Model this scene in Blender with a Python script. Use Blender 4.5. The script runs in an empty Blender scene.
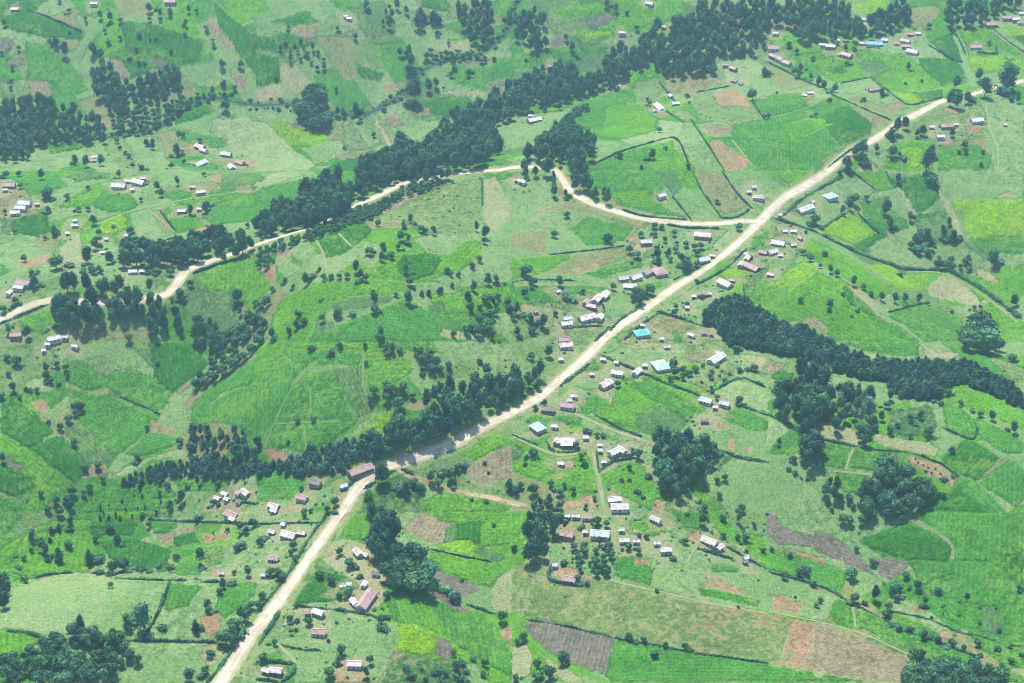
import bpy, math, random
import numpy as np
from mathutils import Vector
R = math.radians
random.seed(7); RNG = np.random.default_rng(11)
scene = bpy.context.scene
COL = scene.collection

# ------------------------------------------------------------------ camera
CAM_H = 640.0; PITCH = R(30); LENS = 61.7
FPX = LENS / 36.0 * 1024
cam_d = bpy.data.cameras.new('camera'); cam = bpy.data.objects.new('camera', cam_d); COL.objects.link(cam)
cam.location = (0, 0, CAM_H); cam.rotation_euler = (R(90) - PITCH, 0, 0)
cam_d.lens = LENS; cam_d.sensor_width = 36; cam_d.clip_start = 1; cam_d.clip_end = 30000
scene.camera = cam
# ------------------------------------------------------------------ light
SUN_EL, SUN_AZ = 63, -16           # azimuth from +Y (away from the viewer), negative = left
w = bpy.data.worlds.new('World'); scene.world = w; w.use_nodes = True
nt = w.node_tree; nt.nodes.clear()
sky = nt.nodes.new('ShaderNodeTexSky'); sky.sky_type = 'NISHITA'; sky.sun_disc = False
sky.sun_elevation = R(SUN_EL); sky.sun_rotation = R(SUN_AZ); sky.altitude = 2000
bg = nt.nodes.new('ShaderNodeBackground'); bg.inputs[1].default_value = 0.13
wo = nt.nodes.new('ShaderNodeOutputWorld')
nt.links.new(sky.outputs[0], bg.inputs[0]); nt.links.new(bg.outputs[0], wo.inputs[0])
sd = bpy.data.lights.new('sun', 'SUN'); sun = bpy.data.objects.new('sun', sd); COL.objects.link(sun)
sd.energy = 4.0; sd.angle = R(0.53); sd.color = (1.0, 0.965, 0.90)
sdir = Vector((math.sin(R(SUN_AZ)) * math.cos(R(SUN_EL)), math.cos(R(SUN_AZ)) * math.cos(R(SUN_EL)), math.sin(R(SUN_EL))))
sun.rotation_euler = sdir.to_track_quat('Z', 'Y').to_euler(); sun.location = (0, 900, 900)
vs = scene.view_settings; vs.view_transform = 'Standard'; vs.look = 'None'; vs.gamma = 1; vs.exposure = 1.07
vs.use_curve_mapping = False
scene.cycles.filter_width = 0.9
GAIN = np.array((1.98, 1.93, 2.2)); VEIL = np.array((0.050, 0.110, 0.096))   # only used to turn sunlit tones into base colours
HAZE_D = 0.00009

# ------------------------------------------------------------------ helpers
CP, SP = math.cos(PITCH), math.sin(PITCH)
def plane_pt(px, py, z=0.0):
    px = np.asarray(px, float); py = np.asarray(py, float)
    a = (px - 512) / FPX; b = -(py - 341.5) / FPX
    dx = a; dy = CP + b * SP; dz = -SP + b * CP
    t = (z - CAM_H) / dz
    return dx * t, dy * t
HILLS = []
for px, py, sx, sy, h in [
    (300, 378, 75, 80, 22), (390, 290, 95, 80, 18), (150, 430, 75, 95, -20), (235, 345, 38, 60, -11), (50, 510, 70, 50, -14),
    (330, 105, 330, 120, -30), (380, 185, 170, 45, 12), (610, 175, 110, 90, 12), (90, 170, 150, 80, 6), (800, 130, 150, 120, 18),
    (660, 55, 170, 80, -20), (935, 230, 60, 100, -13), (985, 300, 60, 60, -9), (870, 305, 65, 55, 12), (850, 520, 60, 60, -8),
    (430, 500, 40, 40, -5), (920, 590, 80, 70, -7), (80, 605, 60, 60, 8), (505, 650, 28, 60, -6), (60, 300, 80, 50, 8),
    (650, 430, 120, 80, 3), (960, 470, 90, 80, 8), (260, 20, 260, 120, 18), (1000, 20, 120, 90, 8), (450, 20, 60, 90, -9)]:
    x, y = plane_pt(px, py); HILLS.append((float(x), float(y), sx, sy, h))
def H(x, y):
    x = np.asarray(x, float); y = np.asarray(y, float)
    z = np.zeros(np.broadcast(x, y).shape)
    for cx, cy, sx, sy, h in HILLS:
        z = z + (2.4 if cy < 1330 else 1.7) * h * np.exp(-((x - cx) / sx) ** 2 / 2 - ((y - cy) / sy) ** 2 / 2)
    r = np.clip(y - 1350, 0, None)
    z = z + 0.055 * r * r / (r + 260)
    z = z + 1.6 * np.sin(x / 61 + 1.1) * np.cos(y / 83 + .4) + 0.9 * np.sin(x / 29 + y / 37)
    return z
def W(px, py, lift=0.0):
    """ground point seen at a picture position"""
    z = np.zeros(np.shape(px))
    for _ in range(40):
        x, y = plane_pt(px, py, z)
        z = 0.5 * z + 0.5 * (H(x, y) + lift)
    x, y = plane_pt(px, py, z)
    return x, y, H(x, y)
def proj(x, y, z):
    dep = y * CP - (z - CAM_H) * SP
    up = y * SP + (z - CAM_H) * CP
    return 512 + FPX * x / dep, 341.5 - FPX * up / dep, dep
def vnoise(x, y, s, seed):
    g = np.random.default_rng(seed).random((257, 257))
    g[256] = g[0]; g[:, 256] = g[:, 0]
    u = (np.asarray(x) / s + 1000.37) % 256; v = (np.asarray(y) / s + 1000.71) % 256
    i = u.astype(int); j = v.astype(int); fu = u - i; fv = v - j
    fu = fu * fu * (3 - 2 * fu); fv = fv * fv * (3 - 2 * fv)
    return (g[i, j] * (1 - fu) + g[i + 1, j] * fu) * (1 - fv) + (g[i, j + 1] * (1 - fu) + g[i + 1, j + 1] * fu) * fv
def lin(c):
    c = np.asarray(c, float) / 255
    return np.where(c < 0.04045, c / 12.92, ((c + 0.055) / 1.055) ** 2.4)
def base(c):
    """base colour of a surface that shows as c in full sun"""
    return np.clip((lin(c) - VEIL) / GAIN, 0.008, 0.85)
def tile(t):
    r, c = int(t[0]), int(t[1]); return c * 256.0, (0.0, 171.0, 342.0, 512.0)[r]
def pts(t, s):
    ox, oy = tile(t)
    a = np.array([[float(v) for v in p.split(',')] for p in s.split()])
    return a / 4 + np.array([ox, oy])
def inpoly(px, py, P):
    n = len(P); c = np.zeros(px.shape, bool)
    for i in range(n):
        x1, y1 = P[i]; x2, y2 = P[(i + 1) % n]
        if y1 == y2: continue
        m = ((y1 > py) != (y2 > py)) & (px < (x2 - x1) * (py - y1) / (y2 - y1) + x1)
        c ^= m
    return c
def link(o, parent=None):
    COL.objects.link(o)
    if parent: o.parent = parent
    return o
def tag(o, label=None, cat=None, group=None, kind=None):
    if label: o['label'] = label
    if cat: o['category'] = cat
    if group: o['group'] = group
    if kind: o['kind'] = kind
    return o
def mesh_np(name, V, F, mats, mi=None, smooth=False):
    """V (n,3), F list of faces or (m,4) array"""
    me = bpy.data.meshes.new(name)
    V = np.asarray(V, np.float32)
    if isinstance(F, np.ndarray):
        k = F.shape[1]
        me.vertices.add(len(V)); me.vertices.foreach_set('co', V.ravel())
        me.loops.add(F.size); me.loops.foreach_set('vertex_index', F.astype(np.int32).ravel())
        me.polygons.add(len(F)); me.polygons.foreach_set('loop_start', np.arange(0, F.size, k, dtype=np.int32))
        me.update(calc_edges=True)
    else:
        me.from_pydata(V.tolist(), [], F)
    for m in mats: me.materials.append(m)
    if mi is not None: me.polygons.foreach_set('material_index', np.asarray(mi, np.int32))
    if smooth: me.polygons.foreach_set('use_smooth', np.ones(len(me.polygons), bool))
    me.update(); return me

# ------------------------------------------------------------------ materials
def new_mat(name, rough=0.9, spec=0.15):
    m = bpy.data.materials.new(name); m.use_nodes = True
    b = m.node_tree.nodes['Principled BSDF']; b.inputs['Roughness'].default_value = rough
    b.inputs['Specular IOR Level'].default_value = spec
    return m, m.node_tree, b
def N(t, kind, **kw):
    n = t.nodes.new(kind)
    for k, v in kw.items(): setattr(n, k, v)
    return n
def cover_mat(name, fine, amp, bump):
    """ground cover: the field's own colour, mottled by noise, combed by rows"""
    m, t, b = new_mat(name, 1.0, 0.0); L = t.links.new
    at = N(t, 'ShaderNodeAttribute', attribute_name='Col')
    row = N(t, 'ShaderNodeAttribute', attribute_name='row')
    ra = N(t, 'ShaderNodeAttribute', attribute_name='rowamp')
    g = N(t, 'ShaderNodeNewGeometry')
    n1 = N(t, 'ShaderNodeTexNoise'); n1.inputs['Scale'].default_value = fine; n1.inputs['Detail'].default_value = 3
    L(g.outputs['Position'], n1.inputs['Vector'])
    si = N(t, 'ShaderNodeMath', operation='SINE'); L(row.outputs['Fac'], si.inputs[0])
    mu = N(t, 'ShaderNodeMath', operation='MULTIPLY'); L(si.outputs[0], mu.inputs[0]); L(ra.outputs['Fac'], mu.inputs[1])
    mr = N(t, 'ShaderNodeMapRange'); L(n1.outputs['Fac'], mr.inputs[0])
    mr.inputs[1].default_value = .3; mr.inputs[2].default_value = .7
    mr.inputs[3].default_value = 1 - amp; mr.inputs[4].default_value = 1 + amp
    ad = N(t, 'ShaderNodeMath', operation='ADD'); L(mr.outputs[0], ad.inputs[0]); L(mu.outputs[0], ad.inputs[1])
    n3 = N(t, 'ShaderNodeTexVoronoi'); n3.inputs['Scale'].default_value = fine * 1.3; L(g.outputs['Position'], n3.inputs['Vector'])
    sp = N(t, 'ShaderNodeMapRange'); L(n3.outputs['Distance'], sp.inputs[0]); sp.inputs[1].default_value = .1; sp.inputs[2].default_value = .75
    sp.inputs[3].default_value = amp * .8; sp.inputs[4].default_value = -amp * 1.0
    ad2 = N(t, 'ShaderNodeMath', operation='ADD'); L(ad.outputs[0], ad2.inputs[0]); L(sp.outputs[0], ad2.inputs[1]); ad = ad2
    sc = N(t, 'ShaderNodeVectorMath', operation='SCALE'); L(at.outputs['Color'], sc.inputs[0]); L(ad.outputs[0], sc.inputs['Scale'])
    L(sc.outputs[0], b.inputs['Base Color'])
    bp = N(t, 'ShaderNodeBump'); bp.inputs['Strength'].default_value = bump; bp.inputs['Distance'].default_value = .3
    L(n1.outputs['Fac'], bp.inputs['Height']); L(bp.outputs[0], b.inputs['Normal'])
    return m
M_GROUND = cover_mat('ground cover', 0.6, .18, .8)
M_TEA = cover_mat('tea bushes', 0.75, .25, .9)
M_CROP = cover_mat('crop leaves', 0.65, .24, .9)
M_SOIL = cover_mat('tilled soil', 0.6, .18, .8)
def leaf_mat(name, c1, c2, var=0.32):
    m, t, b = new_mat(name, 1.0, 0.0); L = t.links.new
    oi = N(t, 'ShaderNodeObjectInfo'); g = N(t, 'ShaderNodeNewGeometry')
    n1 = N(t, 'ShaderNodeTexNoise'); n1.inputs['Scale'].default_value = .9; n1.inputs['Detail'].default_value = 3
    L(g.outputs['Position'], n1.inputs['Vector'])
    mr = N(t, 'ShaderNodeMapRange'); L(n1.outputs['Fac'], mr.inputs[0]); mr.inputs[1].default_value = .38; mr.inputs[2].default_value = .64
    mx = N(t, 'ShaderNodeMix', data_type='RGBA'); mx.inputs['A'].default_value = (*c1, 1); mx.inputs['B'].default_value = (*c2, 1)
    L(mr.outputs[0], mx.inputs['Factor'])
    hs = N(t, 'ShaderNodeHueSaturation'); L(mx.outputs['Result'], hs.inputs['Color'])
    nb = N(t, 'ShaderNodeTexNoise'); nb.inputs['Scale'].default_value = .075; nb.inputs['Detail'].default_value = 1; L(g.outputs['Position'], nb.inputs['Vector'])
    vb = N(t, 'ShaderNodeMapRange'); L(nb.outputs['Fac'], vb.inputs[0]); vb.inputs[1].default_value = .3; vb.inputs[2].default_value = .7; vb.inputs[3].default_value = .70; vb.inputs[4].default_value = 1.35
    h2 = N(t, 'ShaderNodeHueSaturation'); L(hs.outputs[0], h2.inputs['Color']); L(vb.outputs[0], h2.inputs['Value']); L(h2.outputs[0], b.inputs['Base Color'])
    v = N(t, 'ShaderNodeMapRange'); L(oi.outputs['Random'], v.inputs[0]); v.inputs[3].default_value = 1 - var; v.inputs[4].default_value = 1 + var * 1.3
    L(v.outputs[0], hs.inputs['Value'])
    hu = N(t, 'ShaderNodeMapRange'); L(oi.outputs['Random'], hu.inputs[0]); hu.inputs[3].default_value = .52; hu.inputs[4].default_value = .455
    L(hu.outputs[0], hs.inputs['Hue'])
    return m
M_EUC = leaf_mat('eucalyptus leaves', (.010, .050, .031), (.066, .175, .098))
M_CON = leaf_mat('conifer needles', (.010, .048, .030), (.054, .150, .084))
M_YCO = leaf_mat('young needles', (.022, .080, .052), (.075, .190, .125))
M_BRO = leaf_mat('broad leaves', (.014, .064, .034), (.086, .205, .092))
M_SHR = leaf_mat('shrub leaves', (.030, .090, .060), (.085, .190, .110), .35)
M_PAL = leaf_mat('pale leaves', (.070, .150, .095), (.150, .260, .170))
M_YEL = leaf_mat('yellow green leaves', (.140, .210, .050), (.260, .340, .080))
M_HED = leaf_mat('hedge leaves', (.022, .070, .042), (.055, .135, .075), .3)
def plain_mat(name, c, rough=.85, noise=.25, sc=.6, spec=.2):
    m, t, b = new_mat(name, rough, spec); L = t.links.new
    g = N(t, 'ShaderNodeNewGeometry'); n1 = N(t, 'ShaderNodeTexNoise'); n1.inputs['Scale'].default_value = sc; n1.inputs['Detail'].default_value = 4
    L(g.outputs['Position'], n1.inputs['Vector'])
    mx = N(t, 'ShaderNodeMix', data_type='RGBA')
    mx.inputs['A'].default_value = (*[v * (1 - noise) for v in c], 1); mx.inputs['B'].default_value = (*[min(.9, v * (1 + noise)) for v in c], 1)
    L(n1.outputs['Fac'], mx.inputs['Factor']); L(mx.outputs['Result'], b.inputs['Base Color'])
    return m
M_BARK = plain_mat('bark', (.16, .13, .10), sc=2)
M_WALLS = [plain_mat('whitewashed wall', (.48, .46, .40)), plain_mat('mud wall', (.33, .24, .17)), plain_mat('timber wall', (.22, .17, .13)), plain_mat('grey wall', (.42, .42, .40))]
M_DOOR = plain_mat('door paint', (.12, .10, .09)); M_GLASS = plain_mat('window dark', (.04, .05, .06), .3)
def roof_mat(name, c, c2, f):
    """corrugated metal sheets, weathered by blotches"""
    m, t, b = new_mat(name, .5, .3); L = t.links.new
    tc = N(t, 'ShaderNodeTexCoord'); n1 = N(t, 'ShaderNodeTexNoise'); n1.inputs['Scale'].default_value = .35; n1.inputs['Detail'].default_value = 5
    g = N(t, 'ShaderNodeNewGeometry'); L(g.outputs['Position'], n1.inputs['Vector'])
    mr = N(t, 'ShaderNodeMapRange'); L(n1.outputs['Fac'], mr.inputs[0]); mr.inputs[1].default_value = f; mr.inputs[2].default_value = f + .15
    mx = N(t, 'ShaderNodeMix', data_type='RGBA'); mx.inputs['A'].default_value = (*c, 1); mx.inputs['B'].default_value = (*c2, 1)
    L(mr.outputs[0], mx.inputs['Factor']); L(mx.outputs['Result'], b.inputs['Base Color'])
    wv = N(t, 'ShaderNodeTexWave'); wv.inputs['Scale'].default_value = 3.0; L(tc.outputs['Object'], wv.inputs['Vector'])
    bp = N(t, 'ShaderNodeBump'); bp.inputs['Strength'].default_value = .3; bp.inputs['Distance'].default_value = .04
    L(wv.outputs['Fac'], bp.inputs['Height']); L(bp.outputs[0], b.inputs['Normal'])
    return m
M_ROOF = {
 'W': roof_mat('new tin roof', (.56, .59, .59), (.40, .38, .35), .5),
 'S': roof_mat('weathered tin roof', (.50, .54, .55), (.38, .36, .34), .5),
 'P': roof_mat('half rusted tin roof', (.60, .53, .50), (.42, .32, .29), .48),
 'R': roof_mat('rust red roof', (.40, .26, .235), (.28, .17, .155), .5),
 'T': roof_mat('buff roof', (.48, .44, .36), (.34, .28, .22), .5),
 'D': roof_mat('dark roof', (.17, .15, .15), (.27, .22, .20), .5),
 'BL': roof_mat('blue roof', (.18, .44, .68), (.14, .36, .58), .5),
 'BW': roof_mat('pale blue striped roof', (.62, .70, .74), (.25, .42, .60), .5),
 'TE': roof_mat('teal roof', (.12, .45, .38), (.30, .56, .48), .52),
 'TW': roof_mat('pale teal roof', (.40, .62, .60), (.24, .52, .46), .55)}
ROOFWORD = {'W': 'white tin roofed', 'S': 'grey tin roofed', 'P': 'pinkish rusted roofed', 'R': 'rust red roofed', 'T': 'buff roofed',
            'D': 'dark brown roofed', 'BL': 'blue roofed', 'BW': 'pale blue roofed', 'TE': 'teal roofed', 'TW': 'pale teal roofed'}
# ------------------------------------------------------------------ the survey: tones of the land cover, as seen in sun
TONE = {'G0': (108, 176, 106), 'G1': (122, 187, 101), 'G2': (146, 200, 98), 'G3': (90, 156, 98), 'GG': (118, 164, 120), 'P': (150, 195, 140),
        'PP': (170, 204, 153), 'T': (188, 197, 160), 'B': (170, 172, 146), 'BR': (190, 172, 146), 'GR': (146, 154, 142), 'M': (140, 180, 128),
        'MB': (160, 178, 136), 'D': (104, 158, 112), 'MR': (140, 176, 124)}
FIELDS = {  # several greens in the outer tiles set deeper: vignette and distance painted in
'00': """G0 100,170 210,190 260,240 330,320 350,360 300,385 215,385 190,330 110,320 110,250
M 0,330 110,320 200,330 215,385 60,400 0,395
B 105,325 190,328 210,390 130,385
G3 480,80 600,90 800,160 800,240 720,275 640,270 500,330 430,230 500,200
P 720,275 860,240 860,165 780,165 870,190 940,320 860,350 740,330
B 440,240 480,240 530,320 470,320
GR 610,225 690,260 640,270 610,250
GR 0,150 60,170 40,210 0,220
GR 20,240 100,235 100,265 60,265 20,260
G3 850,0 1024,150 1024,300 940,200 870,100
B 840,60 940,190 900,200 840,120
B 930,270 1000,330 960,370 930,320
P 640,500 800,400 1024,440 1024,560 900,590 700,520
PP 850,480 1000,470 1024,500 1024,640 930,590 840,530
G0 700,520 900,560 900,590 820,600 720,560
G3 720,430 840,400 860,450 700,500
P 0,640 140,570 330,555 360,620 230,683 0,683
G3 180,580 330,560 340,590 200,620
P 470,530 650,560 660,640 600,683 540,683
M 450,540 500,560 560,660 560,683 480,683 420,600
G3 0,0 200,0 110,50 300,110 350,160 200,150 60,130 0,80
P 300,60 400,70 420,110 340,200 320,260 300,200 340,140""",
'01': """G0 280,0 340,50 420,30 410,0
P 0,60 110,45 240,80 240,120 80,120 0,140
G3 40,90 200,40 260,90 150,110
B 150,110 250,100 240,160 180,160
MB 250,150 380,150 440,260 380,320 330,300 290,230 240,170
G3 0,210 90,230 100,330 0,360
T 100,260 150,250 215,330 190,370 110,350
T 0,355 90,340 110,370 80,400 0,410
G3 400,260 520,290 500,330 410,320
B 500,340 600,325 610,350 520,365
T 680,180 850,165 880,205 760,215 700,200
G0 780,270 900,230 1024,240 1024,350 920,370 800,340
GR 830,240 940,230 940,255 850,270
GR 930,330 1010,320 1000,350 920,350
T 740,370 820,360 920,375 900,390 760,385
G3 640,430 780,380 870,400 830,460 760,470 700,450
B 600,440 690,430 700,460 640,470
PP 0,485 60,500 150,600 240,660 200,683 0,683
G2 40,490 110,480 180,500 280,540 280,585 130,580
GR 120,490 190,480 230,505 150,515
P 180,590 330,560 380,610 240,660
M 310,490 370,470 450,600 380,605 340,560
P 375,470 420,480 500,570 450,600
G3 320,650 500,600 530,630 480,683 260,683
T 470,460 500,500 560,600 530,590 480,500
B 510,470 550,450 590,500 550,510
G3 670,0 760,0 780,50 660,30
P 860,180 1024,160 1024,230 900,225
P 550,110 700,90 820,150 680,180 560,160
G3 250,170 120,130 0,150 0,200 90,220""",
'02': """G1 150,40 350,10 420,50 300,60 220,90 160,60
G1 400,0 560,0 680,0 700,60 560,100 430,150 290,160 240,130 350,110 430,70
GR 300,80 380,55 430,70 350,110 290,105
G2 280,130 400,125 400,150 290,165
M 150,60 290,100 240,140 150,110
GR 150,160 220,140 200,190 150,190
G0 0,230 150,190 350,175 400,190 300,230 200,270 0,290
G1 0,440 110,400 250,370 330,375 480,280 560,250 600,240 600,270 520,310 480,340 350,400 210,440 0,560
P 0,470 200,440 330,400 230,470 100,560 0,600
G0 320,375 490,340 500,410 590,480 580,520 450,560 380,550 240,560 210,470
G1 380,430 500,410 580,480 570,520 480,555 350,550
B 330,380 420,330 450,330 400,360 340,390
M 490,330 590,310 620,370 560,420 500,400
MB 600,310 740,280 790,310 880,330 740,375 620,370
PP 850,250 930,235 1010,260 1000,310 900,340 840,310
M 720,380 800,370 840,430 960,430 1000,480 880,500 740,470
BR 800,370 880,350 950,400 960,430 830,420
G0 960,405 1024,390 1024,470 990,450
G0 880,500 1024,470 1024,683 960,660 880,560
B 760,500 880,500 870,540 780,540
P 660,500 720,490 840,683 740,683 660,560
PP 590,480 690,490 650,560 450,580 440,560 580,520
M 620,440 700,440 740,480 690,490
G1 350,640 640,560 710,683 300,683
G0 350,650 540,585 560,683 300,683
P 340,590 440,570 430,610 330,660
G0 780,545 880,545 930,600 850,600
BR 820,560 950,640 930,683 850,683 790,570""",
'03': """G2 320,30 420,0 490,0 470,50 400,60
MB 545,30 690,25 690,60 640,110 560,110
G1 0,150 150,140 180,175 230,200 140,220 0,180
G1 190,240 270,220 370,260 400,310 290,330 240,320 180,260
G3 240,270 300,265 310,290 250,300
G1 330,200 560,230 700,350 600,370 570,400 480,360 400,300 470,290 380,240
GG 360,250 460,245 500,280 420,310
G3 600,240 740,230 800,310 700,350 620,280
G3 570,370 700,355 700,390 620,405
G2 470,360 570,380 620,410 570,420
G3 640,170 740,130 790,250 730,240
G1 770,120 880,110 990,190 1024,210 1024,260 960,210 850,220 800,230 790,180
G2 790,230 960,220 1024,250 1024,330 990,290 850,290 810,280
G3 940,220 1000,240 960,260
G2 920,110 1024,90 1024,150 970,140
G3 970,145 1024,145 1024,190
MB 0,250 80,290 180,340 80,360 0,330
G0 0,470 170,430 270,380 420,500 400,560 330,600 230,683 0,683
G0 0,380 130,370 170,430 0,470
G3 200,470 340,420 420,500 400,560 300,600 250,540
G1 40,500 190,460 260,500 100,560
MB 270,380 400,430 490,470 460,510 420,500
P 290,330 410,310 440,340 500,400 560,430 520,440 420,400 380,380 300,370
BR 470,420 530,410 540,440 490,440
M 640,460 730,430 840,420 880,460 860,560 700,560 560,520
G1 520,560 660,560 660,683 460,683 480,600
G2 530,600 600,590 640,650 560,683
P 840,400 930,370 1024,420 1024,683 900,683 880,540 870,450
G0 680,590 850,580 890,630 880,683 670,683
BR 790,510 850,500 850,540 800,540
BR 700,435 770,430 760,460 710,455
T 400,640 450,683 350,683""",
'10': """D 250,20 360,0 440,10 430,30 300,45
G1 190,0 300,0 260,30
G0 370,110 420,70 520,90 560,140 440,170 370,140
G0 620,80 1024,80 1024,200 850,220 780,150 700,130
G2 400,200 490,170 510,230 430,260 395,250
P 510,170 590,150 700,250 560,290 540,240
MB 600,155 640,160 700,240 650,250
G0 640,160 760,130 780,230 710,245
P 560,290 700,250 850,225 830,245 600,310
BR 780,230 840,215 860,235 800,255
BR 840,20 880,10 890,50 850,45
MB 930,60 1000,50 1024,90 940,90
G1 280,110 400,50 420,70 360,140 240,150
G3 0,190 190,170 200,240 160,270 0,230
D 0,190 60,200 30,260 0,240
P 0,260 130,300 200,330 60,390 0,360
BR 60,370 200,330 210,360 90,390
T 240,300 320,240 340,380 250,400
MB 160,250 250,270 200,330 140,290
M 160,440 300,420 300,470 200,480
G0 0,370 60,400 0,430
G1 790,430 880,360 1024,340 1024,600 980,540 920,490 820,470
GG 770,470 850,490 940,560 1010,683 860,683 720,540
G0 80,590 150,560 220,590 240,620 170,650 100,640
MB 270,620 350,580 440,640 600,640 610,683 240,683
PP 600,370 700,350 750,380 720,400 640,390""",
'11': """G0 0,80 200,30 400,0 500,0 380,80 0,220
PP 0,50 60,10 150,0 200,10 60,60 0,80
P 80,320 200,270 240,330 270,370 240,420 120,430 80,380
B 80,320 140,300 140,330 90,350
GG 130,320 190,360 180,390 140,370
P 280,350 440,280 500,300 480,380 400,370 320,400 270,380
G3 200,260 330,210 420,190 460,230 440,270 340,340 280,350 230,280
M 500,160 620,70 720,60 800,50 900,30 900,230 830,270 700,240 560,190 490,200
B 500,160 600,80 680,70 640,110 540,160
T 910,40 960,20 1024,150 1010,180 960,240 910,200
P 960,240 1024,180 1024,350 900,350
G1 480,380 560,330 640,330 760,340 840,270 900,280 900,340 820,420 800,440 600,450 440,430 430,380
P 620,270 740,250 860,270 760,330 660,310
G3 590,340 720,330 750,360 700,420 600,440 560,400
G0 240,650 600,510 700,570 860,570 1024,570 1024,683 100,683 100,600 230,600
G1 60,683 60,600 100,520 200,460 300,435 440,445 560,490 620,510 500,520 300,560 230,630 200,683
GG 300,525 440,500 560,500 540,530 400,560 310,560
GG 230,610 310,600 320,640 240,650
G1 700,500 860,480 1024,430 1024,530 860,570 720,570
GG 690,540 760,530 760,560 700,570
P 700,430 820,400 900,340 1024,330 1024,430 900,460 800,470
T 830,650 930,655 930,683 740,660 750,630
P 940,570 1024,570 1024,683 960,640
BR 0,375 70,370 90,440 50,440
G1 0,390 50,440 60,470 0,530""",
'12': """P 0,40 60,20 130,40 220,130 100,170 0,250
P 0,230 200,150 400,200 500,230 460,300 300,330 150,335 0,350
B 80,170 220,125 210,140 90,180
MB 0,250 140,230 140,330 60,320 0,300
G0 300,180 480,230 440,280 300,300 220,230
G0 280,20 400,0 600,0 610,60 590,90 600,150 700,190 560,170 440,140 380,90 300,50
G1 400,90 520,80 600,130 560,165 460,140
GG 600,0 660,0 690,60 640,100 610,60
G1 650,0 730,0 760,70 690,70
P 650,110 700,120 800,170 830,200 720,200
MB 730,0 840,0 950,140 850,180 790,110
P 840,0 1024,0 1024,140 950,150
BR 455,265 500,245 510,280 460,290
T 460,290 540,300 520,350 450,350
MB 230,345 440,305 460,330 430,360 250,410 130,410
BR 230,400 400,345 380,365 270,415
G0 270,415 500,355 530,380 350,430 320,440
G1 0,350 230,330 240,350 130,410 0,440
P 0,440 130,415 300,420 440,440 430,470 300,450 0,455
G0 0,460 300,455 380,470 300,520 0,560
M 0,540 250,520 200,590 180,640 0,683
P 350,500 450,510 470,560 380,590 370,560
G1 430,430 600,450 600,470 460,500
P 800,230 900,240 890,280 800,285
PP 900,200 990,190 880,300 820,340 800,300
P 760,420 820,410 880,470 800,530 700,560 600,560 700,480
G2 820,400 900,385 950,400 940,430 840,430
GG 920,430 1000,420 990,500 930,510
G1 980,440 1024,430 1024,540 960,510
MB 540,590 650,580 720,620 700,640 600,683 430,683
G0 600,650 660,640 680,683 610,683
G0 960,270 1024,230 1024,290 960,310""",
'13': """G1 0,0 250,0 180,50 100,70 10,0
P 0,20 90,75 0,145
P 60,180 150,110 300,10 340,0 440,70 380,120 330,100 310,170 210,230 140,230
G2 210,240 330,155 350,165 440,250 365,305
G3 360,180 470,240 480,260 380,320 340,300 440,250
G0 370,130 480,100 500,160 560,200 560,240 470,240 380,180
P 400,310 500,250 580,230 570,280 620,330 640,370 560,380 420,340
G3 480,40 640,10 700,80 690,110 600,180 560,140 500,50
T 510,70 530,65 600,180 580,180
P 690,0 1024,0 1024,100 900,120 740,110
T 910,100 960,85 1010,110 960,135
G2 740,115 1024,110 1024,260 900,270 810,270
G0 800,270 1024,260 1024,330 860,330
M 640,230 760,270 860,350 940,370 900,440 820,430 740,390 620,370 600,330
T 820,390 900,410 920,450 860,440
D 580,180 700,150 760,200 760,270 700,300 600,300
T 650,0 680,60 740,150 790,270 770,280 690,110
G1 170,260 350,360 400,400 500,480 420,520 200,370 120,300
G2 400,370 500,380 540,420 640,410 630,470 520,480 430,410
T 640,460 700,420 780,440 850,520 840,545 730,520 650,500
G1 0,440 130,360 300,450 420,570 600,683 280,683 0,560
G2 30,450 150,350 200,400 80,480
G0 500,560 640,530 780,590 790,683 620,683 540,610 480,590
G3 300,460 340,470 430,560 420,580 330,540
T 310,450 430,520 430,570 350,500
G0 370,590 500,610 610,683 560,683
B 140,595 180,590 245,630 230,650 160,620
G1 850,560 880,530 1024,600 1024,683 910,683
M 0,170 140,235 120,340 40,430 0,440""",
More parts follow.
